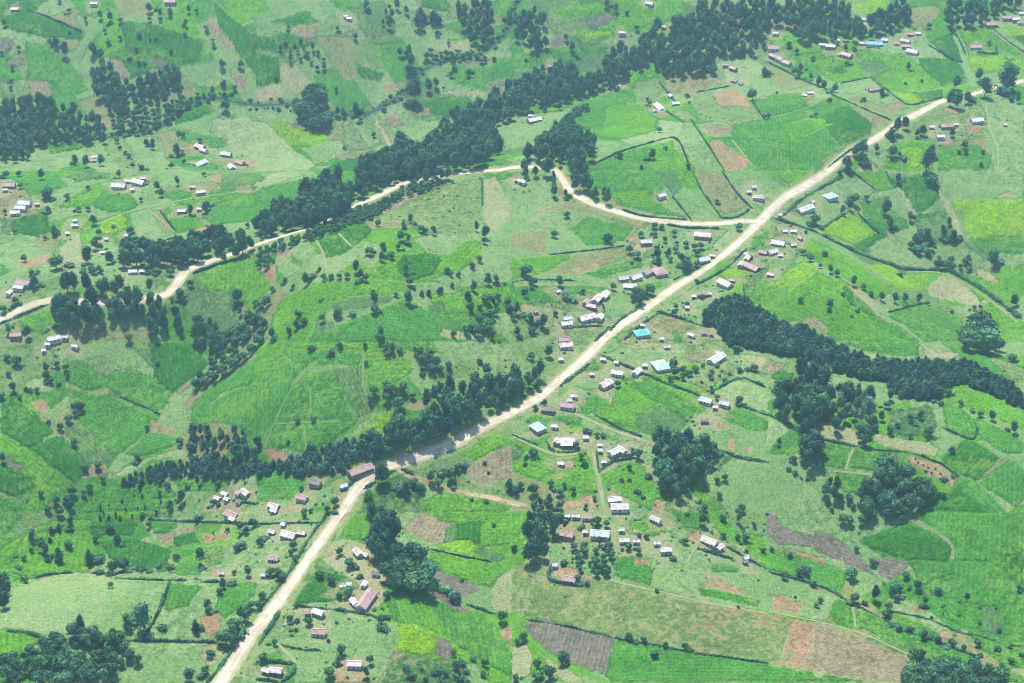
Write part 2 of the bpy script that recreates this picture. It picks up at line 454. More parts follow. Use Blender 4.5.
'20': """P 210,40 300,10 500,0 560,100 500,110 400,60 330,80 250,80
GG 510,10 600,0 640,80 620,110 560,60
G3 600,0 780,10 830,90 790,130 690,210 620,160
M 330,80 400,55 490,110 430,140 380,120
G0 280,110 330,90 430,150 420,180 350,200 250,150
G0 420,180 440,125 540,115 630,150 680,210 660,270 630,280 480,220
G0 260,190 480,220 660,300 590,350 500,430 430,490 380,440 300,320 340,270 320,230
GG 250,340 310,320 460,460 410,495 350,480 260,370
G3 0,230 60,210 220,360 120,430 0,360
G1 0,370 30,380 120,430 290,570 240,600 160,683 90,683 130,580 0,460
G3 120,430 200,380 250,370 370,500 300,570
G3 0,490 60,510 140,580 60,620 0,600
GR 30,460 100,500 80,520 30,490
G0 0,640 90,620 100,683 0,683
M 0,20 200,40 280,110 200,190 100,200 60,210 0,230
P 180,290 270,220 300,250 220,320
BR 130,240 170,230 200,270 180,290 140,270
PP 100,160 170,140 210,180 180,200 110,190
G0 200,120 260,140 260,200 210,190
P 440,560 430,510 500,430 600,360 640,300 690,200 760,150 800,170 760,260 740,350 700,390 520,480
BR 600,310 700,350 690,380 600,345
B 700,200 760,150 760,180 710,215
B 740,240 790,200 790,230 740,290
G0 500,450 600,370 700,380 720,410 560,460
PP 440,560 500,500 600,460 730,420 760,460 600,480 540,520
G0 760,260 840,180 1024,60 1024,160 880,210 770,330
G0 740,350 880,220 1024,160 1024,380 900,330 780,330
G0 440,580 560,560 700,590 700,640 620,683 300,683 400,600
G1 600,630 700,620 690,670 620,670
G0 700,550 860,550 900,580 860,600 720,600
P 920,550 1024,540 1024,640 940,630
BR 880,650 960,640 960,683 890,683
T 740,390 770,450 860,460 970,480 960,490 780,470""",
'21': """G1 0,0 700,0 640,45 430,45 240,80 100,40 0,85
G1 0,80 100,40 240,80 100,100 0,190
G0 30,420 70,320 170,130 240,80 120,80 40,120 0,170 0,430
G0 100,30 430,40 430,90 240,100 150,90
G0 70,320 140,190 200,130 400,95 440,180 480,270 400,330 300,400 200,440 40,420
GG 300,110 410,95 440,180 480,280 400,310 350,200
G1 430,50 600,45 640,120 560,170 450,160 430,100
G0 500,0 700,0 760,50 640,40 500,20
P 700,0 1024,0 1024,60 800,60
M 690,120 800,80 890,60 890,130 800,150 700,170
BR 620,240 680,235 680,270 600,270
G2 380,370 480,290 560,280 560,340 500,350 400,380
P 550,340 590,330 570,370 540,370
BR 30,425 80,430 140,460 110,485 40,460
P 350,380 480,290 470,320 380,380 300,410
M 960,60 1024,60 1024,140 960,150
G0 0,540 170,530 200,560 160,630 0,640
P 180,600 300,580 300,640 200,683 130,650
BR 100,660 190,655 180,683 100,683
P 300,683 320,600 420,560 470,530 500,540 400,600 330,683
T 500,490 650,430 800,370 840,330 850,350 700,420 520,500
M 600,500 760,450 850,450 900,440 1024,410 1024,640 850,590 760,570 640,530
G1 780,440 930,365 1024,380 1024,410 940,440 900,490
B 940,440 1024,410 1024,540 900,580 830,520
G1 660,640 760,600 840,620 950,640 1024,650 1024,683 640,683
D 430,590 560,540 600,530 660,580 660,683 380,683""",
'22': """P 340,60 480,0 700,10 700,60 600,90 560,110 400,60
B 690,50 770,45 780,75 700,80
T 420,10 560,0 600,20 500,30
G0 280,110 350,60 370,100 320,130
P 240,130 350,120 450,130 440,200 340,190 200,170
P 130,230 200,160 330,200 340,300 250,290
G0 250,240 340,220 340,280 290,290
T 320,205 360,195 410,220 400,250
G1 440,150 560,120 660,160 740,210 790,260 700,320 600,260 540,270 490,300 520,350 380,320 350,290 350,250 400,260 410,210
G0 440,160 520,150 740,260 700,320 600,250
GG 490,300 540,265 610,260 700,320 680,350 580,380 500,350
P 160,290 270,280 400,350 540,390 500,410 350,370
T 250,285 420,350 560,400 540,420 380,350
P 700,330 780,260 900,250 880,240 1024,290 1024,470 880,450 720,370
G0 800,290 900,260 1024,310 1024,360 960,360
BR 800,330 830,320 870,340 850,355
BR 870,390 890,385 890,440 870,440
BR 920,430 960,420 960,450
PP 790,200 900,150 1024,190 1024,280 900,250
T 910,50 1024,60 1000,120 960,90
M 780,90 900,90 880,140 780,190 660,150
G1 0,385 100,430 180,455 280,450 270,500 340,610 200,590 0,520
GG 0,420 50,440 0,480
BR 200,490 260,470 250,510 210,510
P 0,290 60,330 160,380 60,400 0,370
G0 130,290 280,300 280,330 160,320
G1 360,530 470,480 540,500 580,560 640,610 560,670 490,640 400,600
T 490,470 570,500 610,590 580,580 530,500
M 340,540 400,610 370,640
BR 200,640 330,610 340,670 210,665
P 720,500 860,520 820,470 1024,490 1024,683 860,683
G1 710,550 760,540 780,610 850,660 800,683 720,600
D 830,430 900,440 820,520
BR 570,630 620,640 600,683 560,670
T 160,380 270,360 340,390 300,430 160,420
T 430,400 540,400 490,440 400,420""",
'23': """B 0,70 70,95 60,110 0,120
G3 15,130 60,110 100,130 90,160 20,150
P 0,140 60,170 40,190 0,185
P 220,110 460,170 480,230 430,260 440,180 330,170 240,190
G0 290,0 600,0 600,60 520,60 400,40
T 600,0 680,40 770,45 740,70 640,60
G1 710,130 800,170 920,240 1024,300 1024,360 930,320 860,290 760,250 700,240 710,170
M 880,50 1024,110 1024,200 900,80
P 560,220 700,240 720,350 790,390 740,420 690,460 660,400 640,350
G0 690,250 760,255 830,310 830,370 800,390 720,360
D 480,280 640,250 680,330 640,380 480,370
G0 830,300 980,370 1024,400 1024,450 950,450 830,370
G3 690,470 800,390 930,460 830,560 760,530
G0 850,560 960,470 1024,510 1024,640 990,660 850,570
G0 760,560 800,540 960,683 900,683 740,590
G3 570,683 700,620 760,590 900,683
BR 550,470 560,455 690,490 760,545 740,580 640,530
T 180,330 230,320 340,350 360,400 330,410 210,380
T 420,370 480,380 640,400 690,430 670,460 560,440 430,400
G0 210,390 340,420 310,510 220,500 200,430
G0 345,425 460,440 420,520 320,510
G0 260,515 400,530 360,610 300,600
G0 10,420 90,345 130,360 130,440 90,460 0,450
PP 0,300 90,345 0,420
P 0,480 60,500 200,590 230,640 200,683 0,683
GG 460,440 550,450 540,490 470,480
MB 30,280 100,310 100,330 20,295
B 840,555 890,500 960,455 940,475 890,520""",
'30': """G0 0,0 90,20 40,70 0,90
G1 0,150 100,80 200,40 370,30 340,200 320,240 0,260
G1 100,90 370,70 400,130 350,240 180,250 60,290 0,300
G3 370,40 480,30 560,40 520,100 430,90 370,110
G3 400,120 540,110 690,150 660,240 520,230 440,190
G0 0,200 100,230 60,280 0,330
P 440,265 660,285 640,350 590,450 560,510 400,480 440,300
PP 0,380 60,310 200,255 300,243 440,250 440,300 400,480 180,490 100,470 0,470
G1 0,475 180,510 60,590 20,640 0,620
P 650,400 750,380 800,300 870,290 880,520 580,510
G0 680,285 800,300 750,380 660,400 650,370
BR 800,420 880,400 880,500 810,490
G0 880,290 1024,280 1024,330 900,430 860,400
P 520,520 880,525 820,683 400,683 430,640 470,580
B 630,90 780,60 790,110 690,130 630,110
BR 800,90 910,85 920,110 820,125
G3 690,100 780,80 800,130 700,140
G0 720,150 800,140 800,250 700,250
GG 810,140 890,130 890,200 830,220
BR 840,210 880,230 870,260 840,250
P 900,130 960,100 1024,110 1024,270 890,260
G1 400,0 590,0 580,30 420,30
GG 590,0 700,0 690,25 590,25
P 700,0 1024,0 1024,40 720,30
G0 600,40 720,40 700,80 620,90
T 810,540 860,520 900,560 850,620 810,600""",
'31': """P 0,0 280,0 200,120 60,330 0,400
G1 330,20 460,0 450,110 400,110 330,90
T 280,120 400,110 440,130 480,240 530,270 440,310 350,250 270,200
BR 280,130 320,130 300,180 270,180
G1 680,0 800,0 1024,0 1024,130 900,140 780,110 790,60
G3 790,50 900,30 900,130 790,110
B 580,70 660,0 720,30 800,50 760,130 700,120 640,90
GG 760,60 800,50 800,110 750,130
G2 720,130 860,110 900,150 850,170 740,150
G1 700,150 840,180 960,200 990,240 940,300 850,290 700,220
GG 870,160 910,140 990,180 960,200
GR 690,240 720,230 880,290 900,310 840,340 740,290
GR 700,310 760,320 860,400 800,400 700,330
G0 510,285 600,290 700,340 860,420 960,450 1024,570 1024,660 900,600 760,500 600,450 530,430
G1 540,300 700,350 760,500 600,445
G2 560,445 640,450 720,490 715,570 650,575 565,550
GR 720,500 760,505 790,560 770,600 720,570
T 930,340 970,260 1000,240 1024,230 1024,400 960,400
P 140,390 300,390 460,430 560,450 560,550 480,683 440,683 380,610 400,530 300,500 230,470 60,470
P 60,500 330,500 320,640 300,683 160,683
BR 320,615 350,590 430,620 450,660 440,683 315,683
D 540,600 640,570 720,590 820,600 860,683 500,683
T 280,330 470,260 510,290 490,380 400,400 360,350
G3 150,370 200,280 250,230 400,270 420,300 340,350 300,360
BR 980,460 1024,450 1024,540 990,500""",
'32': """G1 0,0 70,0 60,110 0,130
MR 0,210 160,215 150,290 320,260 500,310 700,350 800,380 1024,400 1024,600 700,560 620,540 500,510 400,500 150,440 0,400
P 140,120 240,130 240,200 180,230 140,190
T 60,180 140,150 150,200 50,210
GR 45,440 120,430 250,460 410,505 370,650 250,610 130,550 70,490
G0 410,510 560,530 720,565 1024,605 1024,683 400,683 370,655
P 420,60 540,20 640,60 770,110 760,150 700,150 600,190 420,150
G0 420,50 560,20 640,80 560,100 470,90
G0 420,180 560,200 560,300 410,260
BR 480,190 550,195 550,215 490,210
BR 410,150 450,155 430,170
P 560,190 760,150 850,170 960,210 1024,250 1024,395 800,370 600,310 560,290
BR 750,270 860,285 940,320 920,330 760,290
BR 765,240 850,260 860,275 780,260
G0 740,300 1000,350 990,380 760,340
G0 790,215 920,220 900,240 810,240
G0 630,0 760,0 760,80 690,60
G1 770,0 850,0 1024,120 1024,230 960,190 870,140
M 850,0 1024,0 1024,100 900,80
BR 720,80 760,90 760,130 700,130
BR 165,225 260,225 265,260 190,270 160,260
BR 280,245 320,260 320,280 285,270
T 0,540 60,530 80,600 70,650 0,683
T 130,590 200,600 290,683 230,683 150,640""",
'33': """GR 0,0 40,20 60,60 190,100 170,140 40,130 0,90
GR 190,80 240,85 310,130 390,200 430,260 340,220 180,150
G0 570,0 1024,0 1024,683 1000,640 860,560 700,350 620,310 560,200 450,170 360,110 460,80 600,60 700,100 740,150 730,190 650,60 570,20
P 370,60 420,10 560,20 560,60 450,100 360,80
BR 40,135 100,155 230,180 225,205 150,190 50,150
GR 440,190 470,175 560,195 540,250 490,275 440,250
G0 740,190 900,200 1024,330 1024,560 900,490 860,380 700,340 600,300 740,250
G3 560,40 680,90 735,150 720,200 560,190 400,140 380,110
G3 940,180 1024,170 1024,320 960,260
G0 580,320 700,340 860,380 840,480 680,420
GG 850,380 920,380 930,490 850,480
G0 0,150 50,150 200,200 320,240 290,330 170,290 100,260 0,230
P 0,240 100,270 280,340 230,430 100,410 0,400
BR 20,340 60,330 140,370 120,405 20,390
G0 240,430 270,340 350,380 370,460 320,470
G0 350,370 450,420 560,480 700,530 840,590 850,620 700,620 560,555 450,510 360,460
P 480,350 580,350 650,400 760,490 700,500 560,420 500,400
BR 580,375 610,370 620,390 585,395
BR 680,480 740,480 750,500 690,505
G1 500,400 600,440 590,460 510,440
B 190,440 560,580 540,683 420,683 40,610 110,430
BR 100,430 190,440 180,520 130,620 45,610
MR 0,410 100,430 40,600 0,610
G0 0,615 200,640 420,683 0,683
T 170,640 240,640 200,665
G0 870,560 1024,620 1024,683 950,683 930,610
T 980,620 1024,630 1024,660 970,640
GG 340,360 390,370 350,400"""}
# crown masses: kind, spacing m, height m, what they are | outline
FORESTS = {
'00': """e 8.2 15 dark tree in the wood at the upper left edge | 0,400 40,400 90,400 180,380 240,410 330,450 410,470 430,545 330,550 200,555 100,590 0,625
e 7.7 14 dense dark tree in the grove above the upper left stream | 370,300 400,270 450,260 470,310 530,330 620,310 640,270 700,265 725,300 720,350 680,390 600,400 520,440 440,440 420,400 380,370
b 7.9 8 bushy green tree along the upper left stream bank | 430,480 560,440 680,400 780,370 860,360 850,390 760,410 640,510 560,525 440,520""",
'01': """e 8.2 17 tall dark tree in the upper part of the belt above the branch road | 1024,340 950,380 880,400 780,460 740,520 650,590 560,590 510,640 500,683 830,683 920,650 980,580 970,540 940,480 1024,450
b 8.8 16 huge dark tree in the round clump beside the upper stream | 160,360 240,330 300,350 300,440 290,490 190,500 150,450
b 9.7 6 low green tree in the scrub patch above the round clump | 80,160 180,150 260,200 320,280 260,290 170,230 110,200
c 8 12 dark pointed tree in the short row at top centre | 650,40 780,50 780,90 650,90
e 7.7 12 dark tree in the small upright clump at top centre | 500,30 550,40 550,90 510,95
e 8.6 14 dark tree in the wood at top centre | 800,20 870,0 930,0 960,90 950,120 900,170 840,140 810,100
b 7.9 8 bushy tree lining the stream at upper centre | 690,200 880,205 960,215 960,230 840,235 720,240 640,220""",
'02': """e 8.6 17 dark tree in the broad forest running to the top right | 0,330 100,280 200,240 280,300 340,290 360,240 420,190 520,130 600,90 700,60 740,0 1024,0 1024,150 940,190 800,210 790,260 720,280 620,300 590,260 560,235 480,270 400,330 300,365 200,380 100,410 0,440
e 8.2 15 dark tree in the grove above the branch road bend | 0,640 80,590 180,480 240,470 280,540 330,560 330,640 300,683 0,683
e 8.6 14 dark tree in the wood above the forest at top centre | 0,60 90,20 130,50 150,180 90,195 60,140 0,150
c 8 12 dark tree in the strip along the top edge | 205,0 340,0 340,25 220,30
b 7.0 8 dark tree in the short slanting row above the grove | 250,440 300,400 318,410 310,430 260,470""",
'03': """e 9.0 16 dark tree in the wood at the top right above the blue roof | 0,0 300,0 330,50 400,70 470,50 500,0 560,0 575,70 520,110 420,140 300,150 200,155 120,130 0,80
e 9.0 14 dark tree along the top right edge | 700,20 720,0 1024,0 1024,30 900,60 830,90 760,100 730,110 690,100""",
'10': """b 6 8 dark tree in the gully belt beside the striped plot | 780,590 850,590 900,630 960,590 1000,530 1024,510 1024,620 980,670 930,683 800,683
e 7.7 15 tall tree in the belt above the left road | 480,310 540,300 660,290 740,260 800,260 860,235 920,260 980,270 1024,240 1024,290 900,340 760,365 700,350 560,370 480,370
e 7.7 17 tall dark tree in the left part of the roadside grove at left | 210,470 300,430 420,430 490,440 520,500 510,560 480,600 430,550 420,620 390,610 360,560 340,600 280,590 230,580 200,530
e 7.7 17 tall dark tree in the right part of the roadside grove at left | 530,450 620,430 660,490 680,600 640,640 580,630 550,570 510,520
e 7.7 13 dark tree in the gully head below the left road | 680,540 720,530 760,600 840,590 900,683 760,683 700,600
b 7.0 8 bushy tree at the outer side of the road bend | 640,480 760,470 750,500 660,520
b 7.9 7 low tree in the scrub above the left grove | 320,370 440,380 430,420 330,420""",
'11': """e 9.0 20 very tall loose crowned tree above the branch road | 180,160 180,70 210,40 250,50 260,20 300,0 350,10 370,60 380,110 360,150 250,190 180,180
e 7.3 14 dark tree in the belt on the upper side of the branch road | 0,205 70,110 120,90 160,130 250,140 370,80 400,20 500,-40 730,-40 740,20 560,35 480,75 340,145 200,200 60,250 0,270
b 5.6 6 dark bushy tree on the lower side of the branch road | 0,312 80,280 180,252 320,190 400,150 500,105 600,55 730,25 745,50 620,95 560,120 500,160 460,190 400,205 330,235 230,265 120,300 75,335 60,380 0,380
b 7.9 9 dark tree in the gully beside the tea hill | 0,540 50,460 60,500 20,580 40,600 20,683 0,683
b 7.9 9 dark tree in the clump on the slope between road and tea hill | 880,520 1000,470 1024,500 1024,550 940,570 930,640 830,650 820,620 880,590
c 5.5 5 small dark tree in the dense planted block on the green slope | 650,470 800,440 810,470 720,495 650,500""",
'12': """e 7.3 13 dark tree in the dense row inside the road curve | 190,0 300,0 290,30 330,50 400,90 440,130 430,150 370,130 300,95 250,60 225,35
e 7.3 12 dark tree on the outer side of the road curve | 150,0 185,0 195,60 190,90 160,95
c 4.3 7 dark pine in the broad left end of the plantation block | 760,570 800,510 900,485 1064,580 1064,720 880,700 770,610
b 7.0 10 dark tree in the clump beside the road verge | 470,540 480,490 540,450 580,470 570,500 510,540
b 11.4 6 garden tree in the hamlet above the red roof | 520,250 780,290 780,330 740,380 700,400 640,380 560,360 550,300""",
'13': """c 4.3 7 dark pine in the middle of the plantation block | 0,550 60,590 150,610 230,660 330,720 300,770 0,720
b 8.8 9 dark tree in the scrubby valley at right | 570,250 620,220 680,240 660,310 640,340 570,310
b 7.9 7 low tree along the upper side of the long hedge | 660,330 750,350 830,370 800,390 680,385
b 9.7 20 huge dark tree in the lone clump near the right edge | 790,600 860,550 900,570 910,640 940,683 780,683""",
'20': """b 7.5 9 dark tree in the gully left of the tea hill | 840,0 1024,0 1000,40 930,90 900,140 840,150 780,180 765,150 820,110 840,70
e 6.9 11 dark tree in the square grove below the tea hill | 745,390 790,330 960,340 1024,400 1024,460 960,465 880,460 800,450 745,430
c 3.9 5.2 young dark conifer in the long curving belt left of the road | 490,560 540,520 600,500 700,470 850,460 1024,480 1024,540 900,540 700,535 560,560 500,570
b 7.0 8 dark tree in the gully at the left edge | 170,683 200,640 280,600 340,560 380,560 380,590 300,620 270,683
y 8.5 4.5 young tree in the loose orchard below the conifer belt | 400,640 560,580 700,590 690,683 400,683""",
'21': """b 6.5 10 dark tree between the conifer belt and the tall roadside belt | 460,345 560,320 690,320 760,340 700,380 560,435 470,435
c 3.9 5.5 young dark conifer in the belt behind the long rust roof | 0,480 130,480 150,450 300,400 440,370 480,360 500,460 440,465 360,510 200,530 0,530
e 7.3 16 tall dark tree in the belt along the main road | 480,370 540,350 600,370 670,360 680,200 720,150 780,170 860,170 900,130 960,160 1024,140 1024,265 930,300 840,320 790,360 700,400 560,455 480,450
b 7.5 9 dark tree in the thicket right of the tea hill | 440,170 480,160 560,150 640,160 640,200 560,230 520,260 450,220
b 7.5 9 dark tree in the clump above the thicket | 630,50 660,20 720,40 780,80 770,115 700,110 650,120
b 7.0 9 dark tree in the small clump below the thicket | 550,240 590,230 590,320 660,300 660,350 555,330""",
'22': """e 7.3 16 dark tree in the tall grove beside the grey plot | 565,360 600,340 650,360 720,370 770,390 770,470 740,540 710,590 650,605 600,580 565,500
b 11 8 scattered tree on the right side of the tall grove | 770,380 820,400 810,470 800,560 740,560 730,520
e 7.3 15 dark tree at the right end of the main roadside belt | 60,130 0,110 0,250 85,210 140,150 100,90
b 7.9 8 round tree in the clump beside the pale teal roof | 620,100 650,80 740,100 740,140 700,160 620,140
b 7.5 9 dark tree in the upper part of the grove below the big house | 0,530 90,540 100,610 0,600
e 7.3 11 dark tree in the narrow grove above the tracks | 60,640 150,600 150,683 60,683
s 9 3.5 leafy shrub in the overgrown plot right of the teal roofs | 760,80 860,90 900,140 800,200 700,150 760,110""",
'23': """c 4.3 7 dark pine in the long plantation belt at right | 0,-110 120,-75 230,-25 310,0 400,50 530,60 620,60 700,70 710,130 700,200 680,240 620,235 480,190 470,160 280,120 150,60 0,40
c 4.3 6.5 dark pine in the plantation tail reaching the right edge | 640,80 700,70 800,60 960,140 1024,200 1024,270 900,210 780,165 690,190
e 7.7 17 tall dark tree in the left clump under the pine belt | 40,200 60,170 110,150 110,100 170,110 220,100 240,200 220,320 180,330 120,340 100,260 60,290
e 7.7 14 grey green tree in the right clump under the pine belt | 240,200 280,170 340,170 430,200 440,250 400,300 330,270 300,350 250,320 230,260
b 7.9 10 dark tree in the low clump below the grey green trees | 350,310 410,300 440,330 400,400 345,370
e 6.9 16 dark tree in the tall single column above the tea plots | 130,360 160,320 205,360 200,440 190,500 150,480 130,430
b 6.6 13 dark tree in the big round grove at right | 360,600 410,540 460,480 540,480 610,520 660,600 640,640 560,670 480,683 370,683
b 7.0 6 bushy tree below the big round grove | 230,620 360,610 380,683 250,683
s 6 3.5 dark shrub in the slanting row left of the round grove | 60,490 180,550 200,580 150,570
e 6.9 13 dark tree in the pointed pair left of the round grove | 215,540 250,490 285,580 260,610 215,600""",
'30': """b 6.2 10 dark round tree in the wood at the lower left corner | 0,600 80,540 160,510 240,480 340,460 480,470 510,500 530,540 510,580 460,590 440,640 390,670 380,683 0,683
e 6.9 12 dark tree in the narrow clump on the left edge | 0,340 0,270 20,255 50,310 20,360 0,375""",
'31': """e 7.3 21 very tall tree in the dark double grove right of the road | 440,0 470,0 540,0 560,60 570,120 540,190 500,220 465,200 445,100
b 7.5 15 broad tree in the lower half of the dark double grove | 500,200 570,140 640,130 680,180 700,230 670,300 620,310 560,290 510,240
s 7 4 low bush in the scrub at bottom centre | 560,600 760,600 840,600 840,660 640,683
b 7.0 7 dark tree in the clump left of the road | 40,220 120,210 130,270 60,270
b 7.0 7 dark tree at the left foot of the road hedge | 0,310 40,290 40,380 0,390""",
'32': """b 5.7 6 round green tree in the square orchard among the houses | 245,130 400,130 415,170 405,260 330,255 245,225
e 6.9 15 dark tree in the narrow upright grove left of the houses | 60,20 170,0 170,50 140,60 145,150 100,185 75,170 60,100
b 7.0 7 dark tree in the clump beside the sandy corner | 0,480 40,460 50,530 10,545""",
'33': """b 6.0 11 dark tree in the wood at the lower right corner | 580,555 620,570 660,600 740,600 860,610 940,620 960,683 540,683 560,620
b 7.5 11 dark tree in the foot of the big round grove at right | 265,0 400,0 380,30 350,60 300,45
b 7.0 8 dark tree in the tail of the round grove | 480,0 560,0 540,30 490,20"""}
